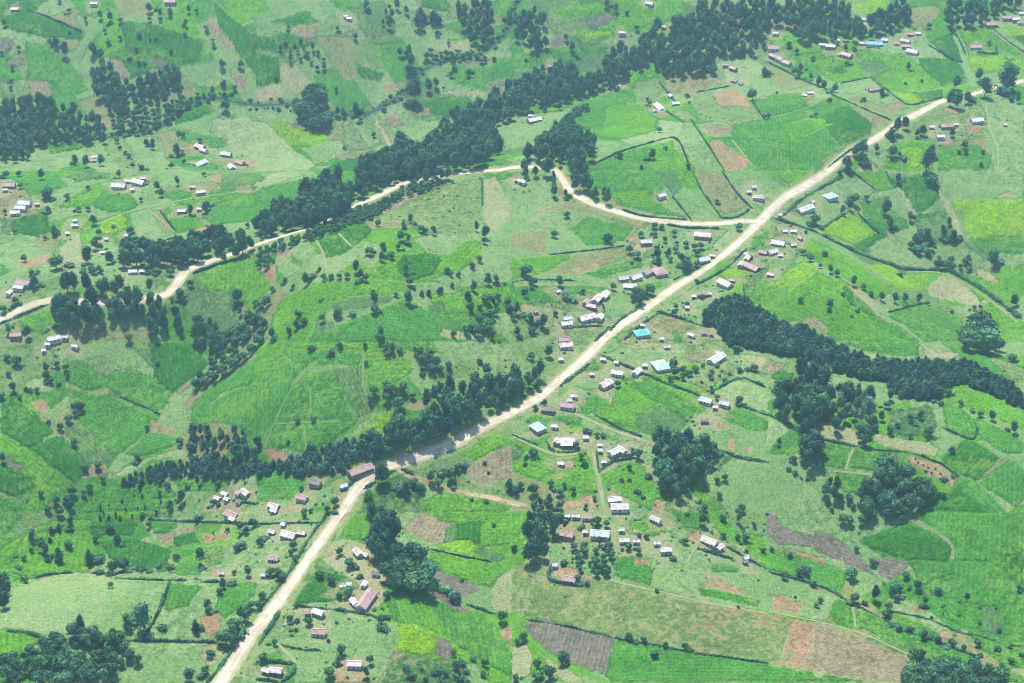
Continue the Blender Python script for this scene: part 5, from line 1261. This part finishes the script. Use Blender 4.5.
def merged(name, idx, label, cat):
    Vs = []; Fq = []; Ft = []; base_ = 0; mq = []; mt = []; mats = []; 
    for n in idx:
        x, y, k, h, mat, lab, wf = ALLT[n]; v = fr.randrange(NV[k]); a = fr.uniform(0, 6.28); w_ = h * wf * fr.uniform(.88, 1.14)
        if mat not in mats: mats.append(mat)
        P, F = CR[k, v]; c, s_ = math.cos(a) * w_, math.sin(a) * w_
        Vs.append(np.stack([x + P[:, 0] * c - P[:, 1] * s_, y + P[:, 0] * s_ + P[:, 1] * c, tz[n] - .1 + P[:, 2] * h], 1))
        key = (k, v)
        if key not in FC: FC[key] = (np.array([f for f in F if len(f) == 4]), np.array([f for f in F if len(f) == 3]))
        q, t_ = FC[key]; Fq.append(q + base_); Ft.append(t_ + base_); mi = mats.index(mat); mq += [mi] * len(q); mt += [mi] * len(t_); base_ += len(P)
    V = np.vstack(Vs).astype(np.float32); q = np.vstack(Fq); t_ = np.vstack(Ft); me = bpy.data.meshes.new(name)
    me.vertices.add(len(V)); me.vertices.foreach_set('co', V.ravel())
    loops = np.r_[q.ravel(), t_.ravel()].astype(np.int32); me.loops.add(len(loops)); me.loops.foreach_set('vertex_index', loops)
    st = np.r_[np.arange(len(q)) * 4, len(q) * 4 + np.arange(len(t_)) * 3].astype(np.int32); me.polygons.add(len(st)); me.polygons.foreach_set('loop_start', st)
    for m in mats: me.materials.append(m)
    me.polygons.foreach_set('material_index', np.array(mq + mt, np.int32)); me.update(calc_edges=True)
    tag(link(bpy.data.objects.new(name, me)), label, cat, kind='stuff')
FC = {}
for k, idx in STUFF.items():
    if idx: merged({'e': 'distant_woodland', 'b': 'bushy_woodland', 'c': 'conifer_plantation', 's': 'scrub', 'y': 'young_trees'}[k], idx,
                   {'e': 'smaller and farther dark trees filling out the woods and belts', 'b': 'smaller and farther round trees filling the gullies and groves',
                    'c': 'packed dark conifers filling the plantation blocks', 's': 'small dark shrubs dotted over the fields', 'y': 'tiny young trees in the loose orchard'}[k], 'woodland' if k in 'ebc' else 'scrub')
# low rough bushes strewn through the overgrown ground: nobody could count them
bx = []; 
cand = np.nonzero(((tone == TN.index('D')) | (tone == TN.index('M'))) & (FID >= 0) & (dR > 4) & (dP > 2))
pick = RNG.choice(len(cand[0]), 320, replace=False)
cand2 = np.nonzero((FID < 0) & (abs(PX - 512) < 530) & (PY > -5) & (PY < 690) & (dR > 4) & (dP > 2))
pick2 = RNG.choice(len(cand2[0]), 160, replace=False)
cand3 = np.nonzero((yd > .05) & (yd < .5) & (dR > 3)); pick3 = RNG.choice(len(cand3[0]), 600, replace=False)
n0 = len(ALLT); zs = []
for c_, p_ in ((cand, pick), (cand2, pick2), (cand3, pick3)):
    for q in p_:
        x, y = float(GX[c_[0][q], c_[1][q]]), float(GY[c_[0][q], c_[1][q]])
        ALLT.append([x, y, 's', fr.uniform(.5, 1.5), M_SHR if fr.random() < .8 else M_BRO, None, fr.uniform(1, 1.6)]); zs.append(float(GZ[c_[0][q], c_[1][q]]))
# undergrowth and saplings beside the scattered trees
for t_ in [q for q in ALLT[:n0] if q[5] is None and q[3] > 2.5]:
    for _ in range(fr.choice((0, 0, 1, 1, 2))):
        a_ = fr.uniform(0, 6.28); d_ = fr.uniform(.25, .8) * t_[3]; x = t_[0] + d_ * math.cos(a_); y = t_[1] + d_ * math.sin(a_)
        ALLT.append([x, y, 's', t_[3] * fr.uniform(.2, .5), fr.choice((M_SHR, M_BRO, t_[4])), None, fr.uniform(.9, 1.9)]); zs.append(float(H(x, y)))
# bushes crowding the stream banks
for q in range(0, len(rx), 1):
    for sd_ in (-1, 1):
        if fr.random() < .35 + (.3 if sd_ < 0 else 0): continue
        x = rx[q] + fr.gauss(0, 1.5); y = ry[q] + sd_ * fr.uniform(2.5, 9); ALLT.append([x, y, 's', fr.uniform(1.0, 3.6), M_BRO if fr.random() < .6 else M_SHR, None, 1.2]); zs.append(float(H(x, y)))
tz = np.r_[tz, np.array(zs)]
merged('bushes', list(range(n0, len(ALLT))), 'low dark bushes strewn over rough ground and stream banks', 'bushes')

# the country goes on past the frame: more trees in loose clumps
n1 = len(ALLT); zo = []
while len(ALLT) < n1 + 900:
    v = fr.uniform(560, 3600); u = fr.uniform(-.75, .75); cx_, cy_ = u * (v + 350), v
    for _ in range(fr.choice((1, 2, 4, 9, 16))):
        x = cx_ + fr.gauss(0, 16); y = cy_ + fr.gauss(0, 16); z = float(H(x, y)); a_, b_, _d = proj(x, y, z)
        if -25 < a_ < 1049 and -25 < b_ < 725: continue
        k = fr.choice('bbe'); ALLT.append([x, y, k, fr.uniform(5, 9) if k == 'b' else fr.uniform(9, 15), LM[k], None, 1.0]); zo.append(z)
tz = np.r_[tz, np.array(zo)]
merged('outlying_trees', list(range(n1, len(ALLT))), 'loose clumps of dark trees in the country all round', 'woodland')

# ------------------------------------------------------------------ hedges
for t, s in HEDGES.items():
    for item in s.split('|'):
        hd, rest = item.split(' ', 1); wd, ht = [float(v) * .64 for v in hd.split(',')]
        P = pts(t, rest); lx, ly, s_ = world_line(P, .9); n = len(lx); r = np.random.default_rng(int(P[0, 0] * 7 + P[0, 1]))
        gx = np.gradient(lx); gy = np.gradient(ly); L_ = np.hypot(gx, gy) + 1e-9; nx = -gy / L_; ny = gx / L_
        prof = [(-.5, -.05), (-.56, .45), (-.38, .9), (0, 1.02), (.38, .9), (.56, .45), (.5, -.05)]; m = len(prof)
        hv = ht * np.clip(-.1 + 2.0 * vnoise(lx, ly, 6, 5), .12, 1.3); wv = wd * .85 * (.45 + 1.0 * vnoise(lx, ly, 5, 6)); te = np.minimum(np.arange(n), np.arange(n)[::-1]) / 4; wv = wv * np.clip(.3 + te, 0, 1); hv = hv * np.clip(.4 + te, 0, 1)
        V = np.zeros((n, m, 3))
        for c_, (u, v) in enumerate(prof):
            o_ = u * wv + r.normal(0, .26, n); x = lx + nx * o_; y = ly + ny * o_
            V[:, c_] = np.stack([x, y, H(x, y) + v * hv + (r.normal(0, .28, n) if v > 0 else 0)], 1)
        V = V.reshape(-1, 3); i, j = np.meshgrid(np.arange(n - 1), np.arange(m - 1), indexing='ij'); a = (i * m + j).ravel()
        F = [tuple(f) for f in np.stack([a, a + m, a + m + 1, a + 1], 1).tolist()] + [tuple(range(m)), tuple(range((n - 1) * m, n * m))[::-1]]
        # twiggy tufts on top
        V = V.tolist()
        for q in range(int(n * 2.2)):
            c_ = r.integers(0, n); o_ = r.uniform(-.5, .5) * wv[c_]; x = lx[c_] + nx[c_] * o_; y = ly[c_] + ny[c_] * o_; z = float(H(x, y)) + hv[c_] * r.uniform(.7, 1.05); s2 = .55
            d = r.normal(0, s2, (3, 3)); b0 = len(V); V += [[x + d[k][0], y + d[k][1], z + abs(d[k][2]) * .7] for k in range(3)]; F.append((b0, b0 + 1, b0 + 2))
        me = mesh_np('hedge', np.array(V), F, [M_HED]); o = link(bpy.data.objects.new('hedge', me))
        mid = P[len(P) // 2]; ln = s_[-1]
        NAMED.append((o, mid[0], mid[1], ('long' if ln > 90 else 'short') + ' dark hedge', 'hedge', 'hedges round the plots'))

# ------------------------------------------------------------------ houses
def boxm(bx0, bx1, by0, by1, bz0, bz1):
    V = [(x, y, z) for z in (bz0, bz1) for y in (by0, by1) for x in (bx0, bx1)]
    return V, [(0, 2, 3, 1), (4, 5, 7, 6), (0, 1, 5, 4), (2, 6, 7, 3), (0, 4, 6, 2), (1, 3, 7, 5)]
def join(parts):
    V = []; F = []
    for v, f in parts: b0 = len(V); V += v; F += [tuple(i + b0 for i in q) for q in f]
    return V, F
def slab(quad, th):
    q = [Vector(p) for p in quad]; n = (q[1] - q[0]).cross(q[-1] - q[0]).normalized() * th
    V = [tuple(p) for p in q] + [tuple(p - n) for p in q]; k = len(q)
    F = [tuple(range(k)), tuple(range(2 * k - 1, k - 1, -1))] + [(i, i + k, (i + 1) % k + k, (i + 1) % k) for i in range(k)]
    return V, F
def house(L_, Wd, h, rk, wallm, hip=False, porch=False):
    o = bpy.data.objects.new('house' if L_ > 5.5 else 'shed', None); link(o)
    r = Wd * .30; l2, w2 = L_ / 2, Wd / 2
    v, f = boxm(-l2, l2, -w2, w2, -1.2, h); parts = [(v, f)]
    if not hip:   # gable triangles as thin prisms
        for sx in (-1, 1):
            x0, x1 = (sx * l2, sx * (l2 - .2)); V = [(x0, -w2, h), (x0, w2, h), (x0, 0, h + r), (x1, -w2, h), (x1, w2, h), (x1, 0, h + r)]
            parts.append((V, [(0, 1, 2), (5, 4, 3), (0, 3, 4, 1), (1, 4, 5, 2), (2, 5, 3, 0)]))
    link(bpy.data.objects.new('wall', mesh_np('wall', *join(parts), [wallm])), o)
    e = .5; le, we = l2 + e, w2 + e; dz = r * e / w2; zr, ze = h + r + .12, h - dz + .12
    if hip:
        k = max(0.3, le - we); sl = [[(-le, -we, ze), (le, -we, ze), (k, 0, zr), (-k, 0, zr)], [(le, we, ze), (-le, we, ze), (-k, 0, zr), (k, 0, zr)],
              [(le, -we, ze), (le, we, ze), (k, 0, zr)], [(-le, we, ze), (-le, -we, ze), (-k, 0, zr)]]
    else:
        sl = [[(-le, -we, ze), (le, -we, ze), (le, 0, zr), (-le, 0, zr)], [(le, we, ze), (-le, we, ze), (-le, 0, zr), (le, 0, zr)]]
    ro = link(bpy.data.objects.new('roof', mesh_np('roof', *join([slab(q, .1) for q in sl]), [M_ROOF[rk]])), o)
    if not hip: link(bpy.data.objects.new('ridge_cap', mesh_np('ridge_cap', *boxm(-le, le, -.16, .16, zr - .03, zr + .09), [M_ROOF['S' if rk in 'WS' else rk]])), ro)
    # door and windows on the long side facing the viewer, plain openings behind
    link(bpy.data.objects.new('door', mesh_np('door', *boxm(-.45, .45, -w2 - .05, -w2 + .02, 0, 2.0), [M_DOOR])), o)
    if L_ > 6:
        for x in ([-.3 * L_, .3 * L_] if L_ < 14 else [-.4 * L_, -.2 * L_, .2 * L_, .4 * L_]):
            link(bpy.data.objects.new('window', mesh_np('window', *boxm(x - .5, x + .5, -w2 - .05, -w2 + .02, 1.0, 1.9), [M_GLASS])), o)
    if porch:
        q = slab([(-le * .7, -we - 2.2, h - .35 - dz), (le * .7, -we - 2.2, h - .35 - dz), (le * .7, -we + .1, ze - .12), (-le * .7, -we + .1, ze - .12)], .08)
        link(bpy.data.objects.new('porch_roof', mesh_np('porch_roof', *q, [M_ROOF['W']])), o)
        for sx in (-1, 1):
            link(bpy.data.objects.new('porch_post', mesh_np('porch_post', *boxm(sx * le * .66 - .08, sx * le * .66 + .08, -we - 2.1, -we - 1.95, -.3, h - .42 - dz), [M_DOOR])), o)
    return o
SPECIAL = {(361, 469): 'long rust roofed building beside the main road under the conifer belt', (642, 332): 'teal roofed house beside the road on the open brown yard',
 (661, 365): 'pale teal roofed house against the round tree clump', (566, 440): 'big pinkish roofed house with white porch inside the curved hedge', (366, 599): 'long rusty roofed building below the dark double grove',
 (874, 43): 'blue roofed building among the white roofs at upper right', (977, 120): 'white roofed barn in the pale pasture at upper right', (660, 271): 'red hip roofed house near the road above the junction of plots',
 (708, 540): 'largest pitched house with buff roof at the lane end near lower right', (600, 533): 'long low building with white roof above the orchard', (830, 195): 'pale teal roofed house right of the road near the fork'}
SPECIAL[(318, 631)] = 'rust roofed house in the middle of the lawn left of the lime field'
SPECIAL[(975, 46)] = 'rust roofed house inside the small hedged yard at upper right'
SPECIAL[(538, 426)] = 'pale teal square roofed house just right of the main road'
for i, (px, py, lpx, ang, rk) in enumerate(HL):
    if rk == 'W' and i % 10 in (2, 5, 8): rk = 'P' if i % 2 else 'S'
    lift = 2.6
    cx, cy, cz = [float(v) for v in W(px, py, lift)]
    a = R(ang); ex = math.cos(a) * lpx / 2; ey = -math.sin(a) * lpx / 2
    ax, ay, _ = W(np.array([px - ex, px + ex]), np.array([py - ey * 1.0, py + ey * 1.0]), lift)
    # ridge direction on the ground from its direction in the picture
    L_ = float(math.hypot(ax[1] - ax[0], ay[1] - ay[0])); ga = math.atan2(ay[1] - ay[0], ax[1] - ax[0])
    dep = float(proj(cx, cy, cz)[2]); L_ = min(L_, lpx * dep / FPX * 1.45); L_ = max(L_ * .9 - .8, 2.4)
    hip = rk in ('TE', 'TW') or (abs(px - 659.5) < 1 and abs(py - 271) < 1)
    L_ = L_ * (.8 if hip else 1)
    Wd = min(max(L_ * .58, 2.4), 6.4) if not hip else min(L_ * .8, 10)
    h = 2.2 if L_ < 6 else 2.7
    if abs(px - 360) < 2 and abs(py - 469) < 2: Wd = 6.0; h = 2.6
    zc = float(min(H(cx + math.cos(ga) * s * L_ / 2, cy + math.sin(ga) * s * L_ / 2) for s in (-1, 0, 1)))
    zc = .5 * zc + .5 * float(H(cx, cy))
    wm = M_WALLS[(i * 7 + 3) % 4] if rk not in 'WSBLTE' else M_WALLS[[0, 3, 0, 1][i % 4]]
    o = house(L_, Wd, h, rk, wm, hip, porch=(abs(px - 566) < 2 and abs(py - 440) < 2))
    if math.cos(ga) < 0: ga += math.pi
    o.location = (cx, cy, zc + .15); o.rotation_euler = (0, 0, ga)
    lab = None
    for (sx, sy), tx_ in SPECIAL.items():
        if abs(px - sx) < 3 and abs(py - sy) < 3: lab = tx_; SPECIAL.pop((sx, sy)); break
    if lab: tag(o, lab, 'house', 'homesteads among the fields')
    else:
        NAMED.append((o, px, py, ('' if L_ > 6 else 'small ') + ROOFWORD[rk] + (' house' if L_ > 5.5 else ' shed'), 'house' if L_ > 5.5 else 'shed', 'homesteads among the fields'))

# ------------------------------------------------------------------ people walking on the road
def person_mesh(seed):
    r = random.Random(seed); st_ = .16 + .1 * r.random()
    pv = [(0, 0, .95), (0, 0, 1.2), (0, 0, 1.42), (0, .01, 1.52), (0, .02, 1.64), (-.09, 0, .9), (-.1, st_, .5), (-.1, st_ - .04, .06), (-.1, st_ + .12, .03),
          (.09, 0, .9), (.1, -st_ + .1, .5), (.1, -st_ - .1, .08), (.1, -st_, .03), (-.2, 0, 1.4), (-.25, -.06, 1.14), (-.24, .04, .9), (.2, 0, 1.4), (.25, .06, 1.14), (.24, .16, .92)]
    ed = [(0, 1), (1, 2), (2, 3), (3, 4), (0, 5), (5, 6), (6, 7), (7, 8), (0, 9), (9, 10), (10, 11), (11, 12), (2, 13), (13, 14), (14, 15), (2, 16), (16, 17), (17, 18)]
    rad = [.13, .12, .13, .055, .10, .09, .065, .045, .04, .09, .065, .045, .04, .06, .045, .035, .06, .045, .035]
    me = bpy.data.meshes.new('person'); me.from_pydata(pv, ed, []); o = bpy.data.objects.new('tmp', me); COL.objects.link(o)
    sk = o.modifiers.new('s', 'SKIN'); me.skin_vertices[0].data[0].use_root = True
    for i, q in enumerate(rad): me.skin_vertices[0].data[i].radius = (q, q)
    su = o.modifiers.new('u', 'SUBSURF'); su.levels = 1; su.render_levels = 1
    dg = bpy.context.evaluated_depsgraph_get(); m2 = bpy.data.meshes.new_from_object(o.evaluated_get(dg)); bpy.data.objects.remove(o)
    return m2
SKIN = plain_mat('skin', (.12, .07, .05)); CL = {'red': (.5, .08, .07), 'white': (.7, .7, .68), 'blue': (.08, .13, .4), 'yellow': (.6, .45, .1), 'dark': (.05, .05, .06), 'green': (.08, .3, .15)}
PER = [(642, 316, 'red', 'dark', 'person in a red top walking on the right verge below the teal roof turn'), (644.5, 314.6, 'white', 'blue', 'person in a white top walking just behind the one in red'),
       (636.5, 322.5, 'blue', 'dark', 'person in a blue top walking nearest the teal roofed house'), (637.8, 321.2, 'yellow', 'dark', 'person in a yellow top walking close behind the one in blue'),
       (703, 273.5, 'dark', 'blue', 'person in dark clothes crossing the main road near the red roofed house'), (673, 298.5, 'green', 'dark', 'person in a green top standing by the hedge beside the road')]
for n, (px, py, top, leg, lab) in enumerate(PER):
    x, y, z = [float(v) for v in W(px, py)]
    o = bpy.data.objects.new('person', person_mesh(n)); o.data.materials.clear(); o.data.materials.append(SKIN); link(o)
    o.location = (x, y, z + .18); o.rotation_euler = (0, 0, R(-50 + n * 37))
    tag(o, lab, 'person', 'people walking on the road')
    # clothes: open tubes fitted over trunk and legs
    def tube(nm, rings, cx_=0.0, col='red'):
        V = []; F = []
        for (yy, z_, a_, b_) in rings:
            for k in range(10): V.append((cx_ + a_ * math.cos(k * .6283), yy + b_ * math.sin(k * .6283), z_))
        for q in range(len(rings) - 1):
            for k in range(10): F.append((q * 10 + k, q * 10 + (k + 1) % 10, q * 10 + 10 + (k + 1) % 10, q * 10 + 10 + k))
        return V, F
    for nm, c_, prts in (('shirt', top, [tube('', [(0, .92, .17, .15), (0, 1.2, .16, .145), (0, 1.4, .2, .15), (0, 1.47, .12, .1)])]),
                         ('trousers', leg, [tube('', [(0, .96, .17, .15), (0, .86, .17, .14), (.0, .78, .16, .14)])])):
        if 'm_' + c_ not in bpy.data.materials: plain_mat('m_' + c_, CL[c_]); 
        cm = bpy.data.materials['m_' + c_]; link(bpy.data.objects.new(nm, mesh_np(nm, *join(prts), [cm], smooth=True)), o)
name_all()

# ------------------------------------------------------------------ the air between
V, F = boxm(-4200, 4200, -60, 7300, -130, 1800)
zmax = float(GZ.max()); zmin = float(GZ.min()); print('z range', zmin, zmax)
V, F = boxm(float(GX.min()) - 60, float(GX.max()) + 60, -60, float(GY.max()) + 60, zmin - 1, max(zmax, CAM_H) + 40)
hm = bpy.data.materials.new('haze'); hm.use_nodes = True; t = hm.node_tree; t.nodes.clear()
pv = N(t, 'ShaderNodeVolumePrincipled'); pv.inputs['Color'].default_value = (.50, .86, 1.0, 1); pv.inputs['Density'].default_value = HAZE_D; pv.inputs['Anisotropy'].default_value = .2
ot = N(t, 'ShaderNodeOutputMaterial'); t.links.new(pv.outputs[0], ot.inputs['Volume'])
if HAZE_D > 0: tag(link(bpy.data.objects.new('haze', mesh_np('haze', V, F, [hm]))), 'thin pale air over the whole countryside', 'haze', kind='stuff')
print('objects', len(bpy.data.objects))
